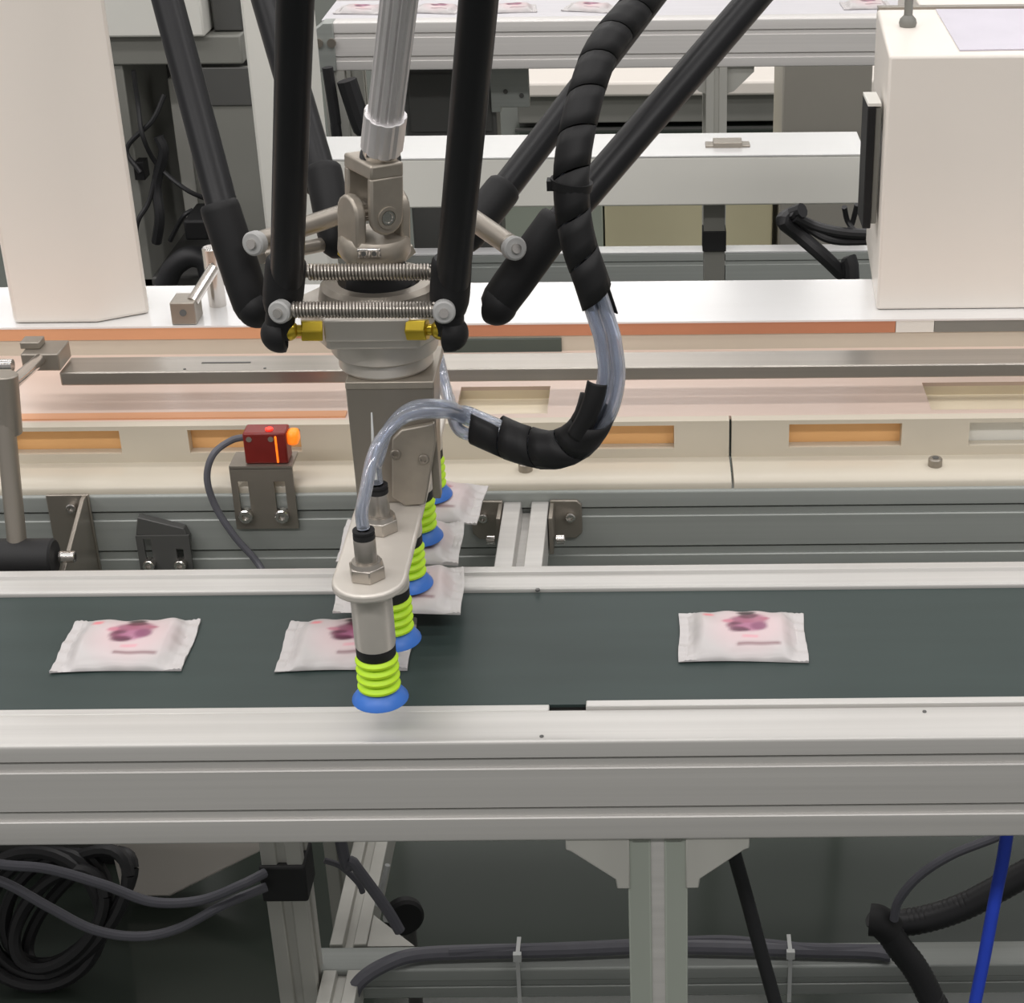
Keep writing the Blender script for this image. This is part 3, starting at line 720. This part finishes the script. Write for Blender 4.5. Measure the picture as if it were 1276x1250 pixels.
# ================================================================== light sensor on its slotted bracket
def slot_plate(mb, x0, x1, z0, z1, y, t, slots):
    # plate facing the viewer with vertical slots cut through
    c = x0
    for a, b, s0_, s1_ in slots:
        mb.box(c, a, y, y+t, z0, z1); mb.box(a, b, y, y+t, z0, s0_); mb.box(a, b, y, y+t, s1_, z1); c = b
    return mb.box(c, x1, y, y+t, z0, z1)
YS = YM-0.004
se = thing('photoelectric_sensor', (XY(330,620,YS), YS, 0.81), 'red light sensor glowing orange on a slotted steel bracket', 'sensor')
bx0, bx1 = XY(290,620,YS), XY(368,620,YS)
bz0, bz1 = PY(330,659,YS).z, PY(330,584,YS).z
sl = [(XY(298,620,YS), XY(311,620,YS), PY(305,646,YS).z, PY(305,600,YS).z), (XY(343,620,YS), XY(357,620,YS), PY(350,646,YS).z, PY(350,600,YS).z)]
bk = slot_plate(MB(), bx0, bx1, bz0, bz1, YS, 0.003, sl).box(bx0, bx1, YS, YS+0.032, bz1-0.0005, bz1+0.0025).build('slotted_bracket', M['steel_grey'], se)
for (a, b, c_, d_) in sl: screw(bk, Vector(((a+b)/2, YS, c_+0.004)), (0,-1,0), 0.0068, 0.006)
sx0, sx1 = XY(303,555,YS+0.004), XY(357,555,YS+0.004)
bd = MB().box(sx0, sx1, YS+0.004, YS+0.026, bz1+0.0026, PY(330,540,YS+0.004).z).build('sensor_body', M['red'], se, 0.002)
zt = PY(330,540,YS+0.004).z
MB().box(sx1-0.0105, sx1-0.0085, YS+0.0025, YS+0.02, bz1+0.004, zt-0.003).build('indicator_lamp', M['led_orange'], bd, 0.001)
MB().box(sx1-0.001, sx1+0.010, YS+0.008, YS+0.024, zt-0.016, zt-0.002).build('lens_lamp', M['led_orange'], bd, 0.004)
MB().cyl((sx0+0.024, YS+0.012, zt-0.001), (sx0+0.024, YS+0.012, zt+0.0015), 0.0035, seg=14).build('status_lamp', M['led_red'], bd)
for xx in (sx0+0.006, sx1-0.014): MB().cyl((xx, YS+0.0045, zt-0.006), (xx, YS+0.003, zt-0.006), 0.0026, seg=12).build('body_screw', M['steel_grey'], bd)
cpts = [Vector((sx0+0.002, YS+0.014, zt-0.008)), PY(288,549,YS+0.01), PY(266,566,YS-0.004), PY(258,595,YS-0.01), PY(268,630,YS-0.012), PY(292,668,YS-0.016), PY(320,700,YS-0.02), PY(330,722,YS-0.03), PY(334,760,YS-0.04)]
MB().tube(spline(cpts, 8), 0.0033, 10).build('sensor_cable', M['cable_grey'], se)

# ---- dark slotted bracket without sensor
YE = YM-0.012
eb = thing('slotted_bracket', (XY(205,680,YE), YE, 0.78), 'dark empty slotted bracket with two screws, low on the grey profile left of the sensor', 'bracket')
ex0, ex1 = XY(172,690,YE), XY(238,690,YE)
ez0, ez1 = PY(205,722,YE).z, PY(205,668,YE).z
sl = [(XY(181,690,YE), XY(190,690,YE), PY(185,706,YE).z, PY(185,672,YE).z), (XY(220,690,YE), XY(229,690,YE), PY(225,706,YE).z, PY(225,684,YE).z)]
MB.build(slot_plate(MB(), ex0, ex1, ez0, ez1, YE, 0.003, sl), 'bracket_face', M['dark'], eb)
MB().prism([(ex0, ez1), (ex1, ez1-0.004), (ex1-0.004, PY(230,660,YE).z), (ex0+0.004, PY(178,646,YE).z)], 'y', YE+0.002, YM-0.0005).build('bracket_top', M['dark'], eb, 0.001)
for (a, b, c_, d_) in sl: screw(eb, Vector(((a+b)/2, YE, c_+0.004)), (0,-1,0), 0.0058, 0.008)

# ================================================================== rod holder on the left
YH = 1.452
rh = thing('rod_holder', (XY(90,660,YH), YH, 0.79), 'steel bracket and clamped round rods with black roller at left behind the belt', 'rod holder')
pz = lambda a, b, Y_: PY(a, b, Y_)
zb_, zt_ = PY(90,720,YM-0.004).z, PY(90,617,YM-0.004).z
MB().box(XY(66,660,YM), XY(119,660,YM), YM-0.004, YM-0.0003, zb_, zt_).build('back_plate', M['steel_grey'], rh, 0.001)
xs0 = XY(117,660,YM)-0.004
MB().prism([(YM-0.004, zt_), (YM-0.004, zb_), (1.366, zb_+0.004), (1.362, zb_+0.012), (1.366, zb_+0.030), (1.376, zb_+0.042), (YM-0.012, zt_)], 'x', xs0, xs0+0.004).build('side_plate', M['steel_grey'], rh, 0.0008)
screw(rh, pz(90, 632, YM-0.006), (0,-1,0), 0.005, 0.005)
screw(rh, Vector((xs0+0.004, 1.41, PY(90,694,1.41).z)), (1,0,0), 0.0055, 0.012)
rc = Vector((0, 1.405, PY(35,695,1.405).z))
MB().cyl((xs0-0.16, rc.y, rc.z), (xs0-0.0005, rc.y, rc.z), 0.0175, seg=28, bev=0.002).build('roller', M['rubber'], rh)
rod0 = pz(22, 684, 1.407); rod1 = pz(4, 500, YH-0.01)
up = MB().cyl(rod0, rod1, 0.0086, seg=20).build('upright_rod', M['steel_grey'], rh)
MB().cyl(pz(10, 540, YH-0.012), pz(4, 466, YH-0.008), 0.0125, seg=24, bev=0.001).build('rod_clamp', M['steel_grey'], rh, 0)
MB().cyl(pz(2, 490, YH-0.008), pz(52, 446, YG+0.010), 0.0060, seg=18).build('cross_rod', M['chrome'], rh)
MB().cyl(pz(-60, 456, 1.56), pz(16, 455, 1.56), 0.0058, seg=16).build('side_rod', M['chrome'], rh)
q = pz(50, 452, YG+0.016)
cbk = MB().box(XY(27,450,YG), XY(75,450,YG)-0.0008, YG-0.001, YG+0.036, PY(50,462,YG).z, PY(50,441,YG).z).build('clamp_block', M['steel_grey'], rh, 0.0012)
MB().box(XY(38,430,YG+.04), XY(62,430,YG+.04), YG+0.012, YG+0.03, PY(50,441,YG).z, PY(50,441,YG).z+0.007).build('clamp_screw', M['steel_grey'], cbk, 0.001)

# ---- rear rod clamp on the deck edge
rk = thing('rod_clamp', (XY(228,390,YR), YR+0.012, zd2), 'steel clamp block with slanted rod on the deck edge left of the robot', 'clamp')
MB().box(XY(212,390,YR), XY(243,390,YR), YR+0.001, YR+0.032, zd2+0.0002, PY(228,378,YR).z).build('clamp_block', M['steel_grey'], rk, 0.0012)
MB().cyl(PY(228,390,YR+0.0015), PY(228,390,YR-0.0006), 0.0036, seg=14).build('clamp_hole', M['dark'], rk)
MB().cyl(PY(240,376,YR+0.014), PY(266,334,YR+0.05), 0.0062, seg=18).build('slanted_rod', M['chrome'], rk)
MB().cyl(PY(274,398,YR+0.06), PY(262,308,YR+0.058), 0.0094, seg=22, bev=0.0015).build('rod_post', M['chrome'], rk)

# ================================================================== machine columns and box on the deck
YK = 1.765
pc = [PZ(18,404,zd2), PZ(121,403,zd2), PZ(187,391,zd2)]
pts = [(p_.x, p_.y) for p_ in pc] + [(pc[2].x*1.872/pc[2].y*1.01, 1.872), (pc[0].x*1.05, 1.872)]
col1 = MB().prism(pts, 'z', zd2+0.0003, 2.6).build('machine_column', M['white_paint'], None, 0.004)
tag(col1, 'broad cream machine column standing on the deck at the left edge', 'column')
YK2 = 1.775
x0, x1 = XY(1092,386,YK2), XY(1420,386,YK2)
zt2 = PY(1108, 70, YK2).z
bxm = thing('machine_box', (x0+0.1, YK2+0.1, zd2), 'big plain cream box at right on the deck with black panel on its side', 'machine box')
xbk = PZ(1091, 9, zt2).x
MB().prism([(x0, YK2), (x1, YK2), (x1, 2.0), (xbk, 2.0)], 'z', zd2+0.0003, zt2).build('casing', M['white_paint'], bxm, 0.003)
MB().box(xbk+0.03, x1, 1.8735, 2.0, 0.3, zd2).build('under_frame', M['white_paint'], bxm, 0.003)
yb_ = PZ(1110, 9, zt2).y
MB().box(xbk+0.002, x1, 2.0, 2.012, zt2-0.02, zt2+0.002).build('back_edge', M['steel_grey'], bxm)
MB().box(xbk+0.05, x1, 2.012, 2.2, zt2-0.1, zt2+0.001).build('rear_casing', M['white_paint'], bxm, 0.002)
ya = YK2+0.035
pp0, pp1 = PY(1086, 285, ya).z, PY(1086, 148, ya).z
xs1 = x0
sp_ = MB().box(x0-0.0145, x0-0.006, ya, ya+0.05, pp0, pp1+0.012).build('side_panel', M['black'], bxm, 0.001)
MB().box(x0-0.006, x0+0.0002, ya+0.004, ya+0.05, pp0+0.004, pp1+0.010).build('panel_frame', M['midgrey'], sp_, 0.001)
MB().box(x0-0.0143, x0-0.0005, ya+0.001, ya+0.049, pp1+0.0125, pp1+0.0155).build('panel_cap', M['grey_paint'], sp_)
# bolt standing on the box, film sheet
q = PZ(1131, 33, zt2)
tb = thing('stud_rod', q, 'thin grey rod with round foot standing upright on the cream box', 'rod')
MB().lathe(q, (0,0,1), [(0, 0), (0, 0.0085), (0.004, 0.0095), (0.008, 0.0085), (0.012, 0.0048), (0.012, 0)], 20).build('rod_foot', M['midgrey'], tb)
MB().cyl(q+Vector((0,0,0.011)), q+Vector((0,0,0.16)), 0.0046, seg=14).build('rod_shank', M['midgrey'], tb)
fp_ = [PZ(a, b, zt2) for a, b in ((1196,64),(1420,60),(1420,12),(1166,13))]
fs_ = MB().prism([(p_.x, p_.y) for p_ in fp_], 'z', zt2+0.0003, zt2+0.0016).build('film_sheet', M['film'], None)
tag(fs_, 'pale lavender film sheet lying flat on the cream box', 'sheet')

# ================================================================== background: second column, left machine
YK3 = 2.30
c2 = MB().box(XY(312,120,YK3), XY(392,120,YK3), YK3, YK3+0.06, 0.0, 2.6).build('machine_column', M['grey_paint'], None, 0.004)
tag(c2, 'narrow pale grey column behind the robot rods, left of the shaft', 'column')
YL = 2.85
cab = thing('control_cabinet', (XY(220,200,YL), YL+0.2, 0), 'dark grey open cabinet with loose cables behind the broad left column', 'cabinet')
gx = lambda px, py=150, Y_=YL: PY(px, py, Y_).x
gz = lambda py, px=220, Y_=YL: PY(px, py, Y_).z
MB().box(gx(90), gx(335), YL+0.26, YL+0.28, 0, gz(40)).build('back_panel', M['dark'], cab)
MB().box(gx(90), gx(312), YL-0.005, YL+0.28, gz(80), gz(44)).build('top_rail', M['midgrey'], cab, 0.003)
MB().box(gx(90), gx(272), YL-0.02, YL+0.28, gz(43), gz(-60)).build('top_box', M['grey_paint'], cab, 0.004)
MB().box(gx(276), gx(312), YL+0.02, YL+0.28, gz(43), gz(-60)).build('top_box', M['dark'], cab, 0.003)
MB().box(gx(140), gx(162), YL, YL+0.26, 0, gz(80)).build('cabinet_post', M['midgrey'], cab, 0.002)
MB().box(gx(255), gx(335), YL+0.0, YL+0.02, 0, gz(86)).build('door_panel', M['midgrey'], cab, 0.002)
MB().box(gx(240), gx(335), YL-0.004, YL-0.0, gz(132), gz(84)).build('door_header', M['dark'], cab, 0.002)
MB().box(gx(190), gx(210), YL+0.12, YL+0.16, gz(300), gz(120)).build('inner_post', M['grey_paint'], cab, 0.002)
MB().box(gx(213), gx(236), YL+0.10, YL+0.2, gz(300), gz(175)).build('inner_post', M['midgrey'], cab, 0.002)
MB().box(gx(160), gx(173), YL-0.01, YL+0.02, gz(222), gz(200)).build('black_latch', M['black'], cab, 0.001)
MB().box(gx(100), gx(300), YL-0.0, YL+0.24, 0.0, gz(345)).build('base_box', M['dark'], cab, 0.004)
for pts in ([(166,88),(172,130),(178,170),(196,205),(230,235),(262,250)], [(205,118),(190,150),(158,185),(175,215)], [(196,205),(186,250),(172,275),(168,300)],
            [(197,170),(204,190),(195,230),(199,270),(195,302)], [(212,300),(222,280),(230,268),(240,262)]):
    r_ = 0.004 if pts[0][0] != 197 else 0.0085
    MB().tube(spline([PY(a, b, YL-0.02+0.03*((a*7+b) % 3)/3) for a, b in pts], 6), r_, 8).build('loose_cable', M['cable_black'], cab)
MB().tube(spline([PY(a, b, YL-0.03) for a, b in ((205,360),(215,335),(235,320),(255,325),(262,345))], 6), 0.018, 12).build('thick_hose', M['cable_black'], cab)
MB().box(gx(232), gx(262), YL-0.10, YL-0.004, gz(276), gz(252)).build('hinge_block', M['black'], cab, 0.004)

# ================================================================== background beam with post
YBm = 2.63
bm = thing('white_beam', (0, YBm+0.06, 0), 'long white box beam on a grey post behind the robot, below the far conveyor', 'beam')
zbm0, zbm1 = PY(816,257,YBm).z, PY(816,196,YBm).z
xr_ = XY(1077, 225, YBm)
MB().box(XY(380,225,YBm), xr_, YBm, YBm+0.125, zbm0, zbm1).build('box_beam', M['grey_paint'], bm, 0.003)
MB().box(XY(380,225,YBm), xr_, YBm-0.001, YBm+0.126, zbm1, zbm1+0.002).build('beam_lid', M['deck'], bm)
q = PZ(907, 186, zbm1)
MB().box(q.x-0.022, q.x+0.022, q.y, q.y+0.03, zbm1+0.0018, zbm1+0.010).box(q.x-0.034, q.x+0.034, q.y+0.002, q.y+0.028, zbm1+0.0018, zbm1+0.005).build('lid_latch', M['steel_grey'], bm, 0.001)
xp = XY(890, 320, YBm+0.04)
pz_ = post(MB(), xp, YBm+0.04, YBm+0.07, 0.0, zbm0, 0.033, slot=False).build('beam_post', M['midgrey'], bm, 0.001)
MB().box(xp-0.0185, xp+0.0185, YBm+0.037, YBm+0.073, PY(890,313,YBm+.04).z, PY(890,288,YBm+.04).z).build('post_band', M['rubber'], pz_, 0.001)
post(MB(), XY(420,300,YBm+.04), YBm+0.04, YBm+0.07, 0.0, zbm0, 0.033, slot=False).build('beam_post', M['midgrey'], bm, 0.001)

# ================================================================== far conveyor with sachets
YFc = 3.59
fc = thing('belt_conveyor', (0.1, YFc+0.1, 0), 'far conveyor with grey belt and pale aluminium rail beyond the white beam', 'conveyor')
ZF = ZB
x0, x1 = PY(398, 50, YFc).x, 1.6
MB().box(x0, x1, YFc+0.045, YFc+0.235, ZF-0.003, ZF).build('belt', M['far_belt'], fc)
for a in (YFc, YFc+0.238):
    MB().prism(rail_section(a, a+0.042, ZF-0.092, ZF+0.004, [ZF-0.022, ZF-0.068]), 'x', x0+(0.03 if a == YFc else 0), x1).build('side_rail', M['alu_pale'], fc)
MB().prism([(x0-0.05, ZF-0.092), (x0+0.03, ZF-0.092), (x0+0.03, ZF+0.004), (x0+0.01, ZF+0.004), (x0-0.05, ZF-0.04)], 'y', YFc-0.004, YFc+0.04).build('end_plate', M['alu_grey'], fc, 0.002)
for kx in (-1, 1):
    c_ = Vector((x0+0.012+kx*0.013, YFc-0.004, ZF-0.035)); MB().cyl(c_, c_+Vector((0,-0.006,0)), 0.009, seg=14).build('end_bolt', M['steel_grey'], fc)
xq = XY(893, 120, YFc)
for xx in (xq, XY(418,120,YFc)):
    post(MB(), xx, YFc, YFc+0.04, 0.0, ZF-0.092, 0.042).build('leg', M['alu_dull'], fc)
    post(MB(), xx, YFc+0.238, YFc+0.278, 0.0, ZF-0.092, 0.042).build('leg', M['alu_dull'], fc)
for sgn in (-1, 1):
    q_ = [(0.0205, 0.0), (0.075, 0.0), (0.075, -0.012), (0.034, -0.052), (0.0205, -0.056)]
    MB().prism([(xq + sgn*(a+0.001), ZF-0.092+b) for a, b in q_], 'y', YFc+0.012, YFc+0.022).build('gusset_plate', M['alu_dull'], fc)
zs_ = PY(816, 316, YFc).z
MB().prism(rail_section(YFc, YFc+0.04, zs_-0.09, zs_, [zs_-0.022, zs_-0.068]), 'x', XY(418,320,YFc)-0.02, x1).build('cross_beam', M['alu_grey'], fc)
MB().box(XY(418,320,YFc)-0.02, x1, YFc-0.001, YFc+0.041, zs_+0.0002, zs_+0.003).build('beam_cover', M['deck'], fc)  # thin white strip, bright reflection on the aluminium top edge put into colour
G3 = 'sachets on the far grey belt'
FS = [(455, 'white sachet on the far belt just left of the silver shaft'), (548, 'white sachet on the far belt just right of the silver shaft'),
      (640, 'white sachet on the far belt just right of the right front rod'), (735, 'white sachet on the far belt just left of the hose top'), (1078, 'white sachet on the far belt beside the cream box')]
for i, (px, lab) in enumerate(FS):
    q = PZ(px, 6, ZF); sachet(i % 3, (q.x, YFc+0.13, ZF+0.0002), (0, 0, random.uniform(-0.3, 0.3)), lab, G3, 1.0)

# ---- black cables near the far end plate and dark box under the far conveyor
fcab = thing('cable_drop', (XY(432,130,3.5), 3.5, 0), 'thick black cables dropping behind the white beam just left of the shaft', 'cable')
for pts, r_ in (([(408,84),(412,110),(418,150),(424,200)], 0.011), ([(432,100),(440,125),(452,160),(470,200)], 0.02)):
    MB().tube(spline([PY(a, b, 3.5) for a, b in pts] + [Vector((XY(pts[-1][0], 200, 3.5)+0.03, 3.5, 0.0))], 6), r_, 10).build('cable', M['cable_black'], fcab)
db = thing('motor_box', (XY(548,130,3.75), 3.85, 0), 'dark square drive cabinet under the far conveyor behind the silver shaft', 'cabinet')
MB().box(XY(503,130,3.72), XY(618,130,3.72), 3.72, 3.82, 0, PY(548,86,3.72).z).build('housing', M['dark'], db, 0.006)
MB().box(XY(510,130,3.715), XY(612,130,3.715), 3.715, 3.72, PY(548,165,3.715).z, PY(548,92,3.715).z).build('front_plate', M['dark'], db, 0.003)
MB().box(XY(622,130,3.70), XY(660,130,3.70), 3.70, 3.72, PY(640,134,3.7).z, PY(640,84,3.7).z).box(XY(612,130,3.70), XY(624,130,3.70), 3.70, 3.72, PY(640,140,3.7).z, PY(640,84,3.7).z).build('mounting_tab', M['alu_grey'], db, 0.002)
for a in (630, 650):
    p = PY(a, 119 if a > 640 else 114, 3.699); MB().cyl(p, p+Vector((0,-0.002,0)), 0.005, seg=10).build('tab_hole', M['dark'], db)
rc_ = MB().box(XY(975,120,4.2), XY(1086,120,4.2), 4.2, 4.5, 0, PY(1030,40,4.2).z).build('grey_cabinet', M['cab_grey'], None, 0.004)
tag(rc_, 'plain grey cabinet under the far conveyor beside the cream box', 'cabinet')
for a, b, m, lab in ((600, 752, 'low_green', 'low grey-green cabinet under the white beam, right of the robot'), (754, 962, 'low_yellow', 'low pale yellow cabinet under the white beam beside its grey post')):
    o = MB().box(XY(a,300,4.25), XY(b,300,4.25), 4.25, 4.6, 0.0, 0.335).build('low_cabinet', M[m], None, 0.004)  # boxes added to fill in the bright, reflecting far floor
    tag(o, lab, 'cabinet')
# far bench
bn = thing('long_bench', (0.4, 6.1, 0), 'low white-topped bench far behind, seen under the far conveyor', 'bench')
zbn = PY(800, 93, 6.0).z
MB().box(-0.5, 2.0, 5.9, 6.5, zbn-0.05, zbn).build('bench_top', M['white_paint'], bn, 0.01)
MB().box(-0.45, 1.95, 5.95, 6.45, 0.02, zbn-0.05).build('bench_front', M['midgrey'], bn, 0.005)
MB().box(-0.46, 1.96, 5.935, 5.95, zbn-0.19, zbn-0.165).build('bench_ridge', M['dark'], bn)
for xx in (-0.4, 1.9): MB().box(xx-0.05, xx+0.05, 6.0, 6.4, 0, 0.021).build('bench_foot', M['dark'], bn)

# ---- cables at right behind the machine box
cr = thing('cable_bundle', (XY(1030,300,2.5), 2.5, 0.2), 'black cable bundle sagging below the white beam beside the cream box', 'cable')
for pts, r_ in (([(1000,262),(985,268),(976,276),(995,292),(1025,318),(1050,342),(1062,352)], 0.011), ([(990,270),(1015,282),(1050,290),(1095,292)], 0.008), ([(985,266),(1010,286),(1040,300),(1095,300)], 0.006),
                ([(1052,258),(1056,275),(1066,290)], 0.004), ([(1068,255),(1062,278),(1056,290)], 0.004)):
    MB().tube(spline([PY(a, b, 2.48+0.012*(i % 2)) for i, (a, b) in enumerate(pts)] + ([Vector((XY(1078,360,2.5), 2.5, 0.25)), Vector((XY(1082,360,2.5), 2.5, 0.0))] if r_ == 0.011 else []), 6), r_, 10).build('cable', M['cable_black'], cr)

# ================================================================== below the near conveyor
# two grey cables into the leg band
yy = 1.47
for pts, lab in (([(-60,1062),(0,1077),(60,1083),(130,1103),(190,1124),(250,1122),(300,1103),(330,1088)], 'upper of two grey cables sagging to the black leg band'),
                 ([(-60,1088),(0,1098),(60,1130),(115,1158),(170,1167),(220,1158),(280,1127),(332,1105)], 'lower of two grey cables sagging to the black leg band')):
    o = MB().tube(spline([PY(a, b, yy) for a, b in pts[:-1]] + [PY(pts[-1][0], pts[-1][1], YM-0.0105)], 8), 0.0052, 10).build('cable', M['cable_grey'], None)
    tag(o, lab, 'cable', 'grey cables to the leg band')
# dark coil at the far left
ck = MB()
for i in range(6):
    cx, cy, r_ = -0.80+0.010*i, 1.80+0.01*(i % 3), 0.085-0.007*(i % 4)
    path = [Vector((cx + r_*math.cos(t*2*math.pi/36)*1.0, cy + r_*0.35*math.sin(t*2*math.pi/36), 0.094 + r_*math.sin(t*2*math.pi/36+0.2*i) + 0.0)) for t in range(37)]
    ck.tube(path, 0.0085, 8)
tag(ck.build('cable_coil', M['cable_black'], None), 'black coil of cable in the shadow at the lower left', 'cable')
# pale angled base panel, lower part of the left machine column
yy = 1.93
bp_ = MB().prism([(PY(a, b, yy).x, PY(a, b, yy).z) for a, b in ((120,985),(345,985),(345,1052),(212,1118),(152,1118))], 'y', yy, yy+0.05).build('machine_guard', M['white_paint'], None, 0.004)
tag(bp_, 'pale angled machine guard below the near conveyor, left of the leg with the black band', 'guard')
bc = thing('base_cabinet', (-0.86, 2.1, 0), 'dark grey machine base standing on the floor behind the black cable coil', 'cabinet')
MB().box(-1.3, XY(168,1150,2.0), 2.0, 2.35, 0.03, 0.62).build('cabinet_body', M['dark'], bc, 0.03, seg=4)
MB().box(-1.25, XY(160,1150,2.0), 2.03, 2.32, 0.0, 0.031).build('plinth', M['black'], bc)
MB().prism([(xd+0.0215, yb1+0.0012), (xd+0.0215, yb1+0.055), (xd+0.075, yb1+0.0012)], 'z', ZS-0.006, ZS-0.001).build('corner_gusset', M['alu_dull'], pk)
# caster knob beside the depth beam
q = PY(505, 1146, 1.72)
cs = thing('levelling_foot', (q.x, 1.72, 0), 'round black rubber foot with white tip beside the sloping lower beam', 'foot')
MB().lathe(q, (0.35,-1,0.15), [(-0.02, 0), (-0.02, 0.020), (-0.014, 0.0245), (-0.004, 0.0245), (0.0, 0.021), (0.0, 0)], 24).build('foot_disc', M['rubber'], cs)
MB().cyl(q+Vector((-0.013,-0.012,0.012)), q+Vector((-0.020,-0.016,0.018)), 0.0065, seg=14).build('foot_tip', M['tie'], cs)
MB().cyl(q+Vector((0,0.02,0)), (q.x, 1.742, 0.0), 0.009, seg=12).build('foot_stem', M['dark'], cs)
# cables around the depth beam
for pts, r_, lab, m in (([(425,1050),(440,1075),(462,1105),(484,1136),(498,1160)], 0.0065, 'grey cable hanging over the sloping lower beam beside the rubber foot', 'cable_grey'),
                        ([(404,1072),(425,1080),(446,1100),(452,1112)], 0.0034, 'short thin grey cable curling above the sloping lower beam', 'cable_grey')):
    tag(MB().tube(spline([PY(a, b, 1.60) for a, b in pts] if r_ < 0.005 else [Vector((PY(410,1030,1.53).x, 1.53, ZM-0.092))] + [PY(a, b, 1.56) for a, b in pts], 8), r_, 10).build('cable', M[m], None), lab, 'cable')
tag(MB().cyl(PY(483,1078,1.58), PY(470,1128,1.58), 0.003, seg=8).build('tie_end', M['tie'], None), 'thin pale strip standing up beside the sloping lower beam', 'strip')
# cable bundle along the cross beam with ties
zz = ZS+0.010
cbn = thing('beam_cable', (0, yb0+0.012, ZS), 'grey cable bundle strapped along the lower cross beam with white ties', 'cable')
cpt = [PY(432,1262,yb0-0.03), PY(446,1226,yb0-0.02), PY(478,1203,yb0-0.006)] + [PZ(a, b, zz) for a, b in ((520,1190),(600,1186),(700,1184),(800,1180),(900,1181),(1000,1184),(1080,1186),(1110,1190))]
MB().tube(spline(cpt, 8), 0.0085, 10).build('main_cable', M['cable_grey'], cbn)
cpt = [PZ(a, b, zz+0.004) for a, b in ((560,1186),(640,1182),(740,1178),(820,1174),(900,1171),(960,1176),(1020,1182),(1100,1182))]
MB().tube(spline(cpt, 8), 0.0050, 10).build('thin_cable', M['cable_grey'], cbn)
for a in (645, 985):
    pa_ = PZ(a, 1184, zz+0.012); xx = pa_.x
    MB().box(xx-0.0022, xx+0.0022, yb0-0.0025, yb0-0.0008, ZS-0.05, ZS+0.018).box(xx-0.0022, xx+0.0022, yb0-0.0025, yb0+0.03, ZS+0.018, ZS+0.020).box(xx-0.0045, xx+0.0045, yb0-0.005, yb0+0.001, ZS+0.014, ZS+0.024).build('cable_tie', M['tie'], cbn)
# black cable and blue hose hanging, corrugated hoses on the right
o = MB().tube(spline([PY(a, b, 1.20) for a, b in ((908,1040),(918,1075),(932,1125),(948,1185),(966,1250),(978,1300))] + [Vector((XY(985,1300,1.2), 1.2, 0.22)), Vector((XY(990,1300,1.2), 1.21, 0.006))], 8), 0.0062, 12).build('cable', M['cable_black'], None)
tag(o, 'straight black cable hanging just right of the near conveyor leg', 'cable')
o = MB().tube(spline([PY(a, b, 1.20) for a, b in ((1256,1030),(1250,1070),(1240,1120),(1227,1190),(1214,1255),(1204,1310))] + [Vector((XY(1196,1310,1.2), 1.2, 0.2)), Vector((XY(1192,1310,1.2), 1.21, 0.006))], 8), 0.0056, 12).build('hose', M['bluehose'], None)
tag(o, 'bright blue hose hanging at the lower right', 'hose')
def corr(path, r, per=0.006):
    P_ = resample(path, per/2); return MB().tube(P_, lambda k: r*(1.0 if k % 2 else 0.94), 14)
ch = thing('corrugated_hose', PY(1130, 1200, 1.45), 'black corrugated hose rising from the floor beside the lower cross beam at right', 'hose')
corr(spline([PY(a, b, 1.45) for a, b in ((1092,1142),(1104,1156),(1120,1180),(1140,1206),(1158,1240),(1175,1290))] + [Vector((XY(1190,1290,1.45), 1.45, 0.02))], 10), 0.0145).build('hose_sleeve', M['cable_black'], ch)
MB().tube(spline([PY(1084,1146,1.452), PY(1096,1148,1.45), PY(1110,1160,1.449)], 8), 0.0168, 14).build('hose_collar', M['rubber'], ch)
MB().tube(spline([PY(a, b, 1.44) for a, b in ((1114,1146),(1120,1122),(1145,1092),(1185,1066),(1235,1046),(1300,1020))], 8), 0.0048, 10).build('grey_lead', M['cable_grey'], ch)
corr(spline([PY(a, b, 1.50) for a, b in ((1104,1152),(1150,1146),(1200,1130),(1250,1104),(1310,1070))], 10), 0.015).build('hose_sleeve', M['cable_black'], ch)
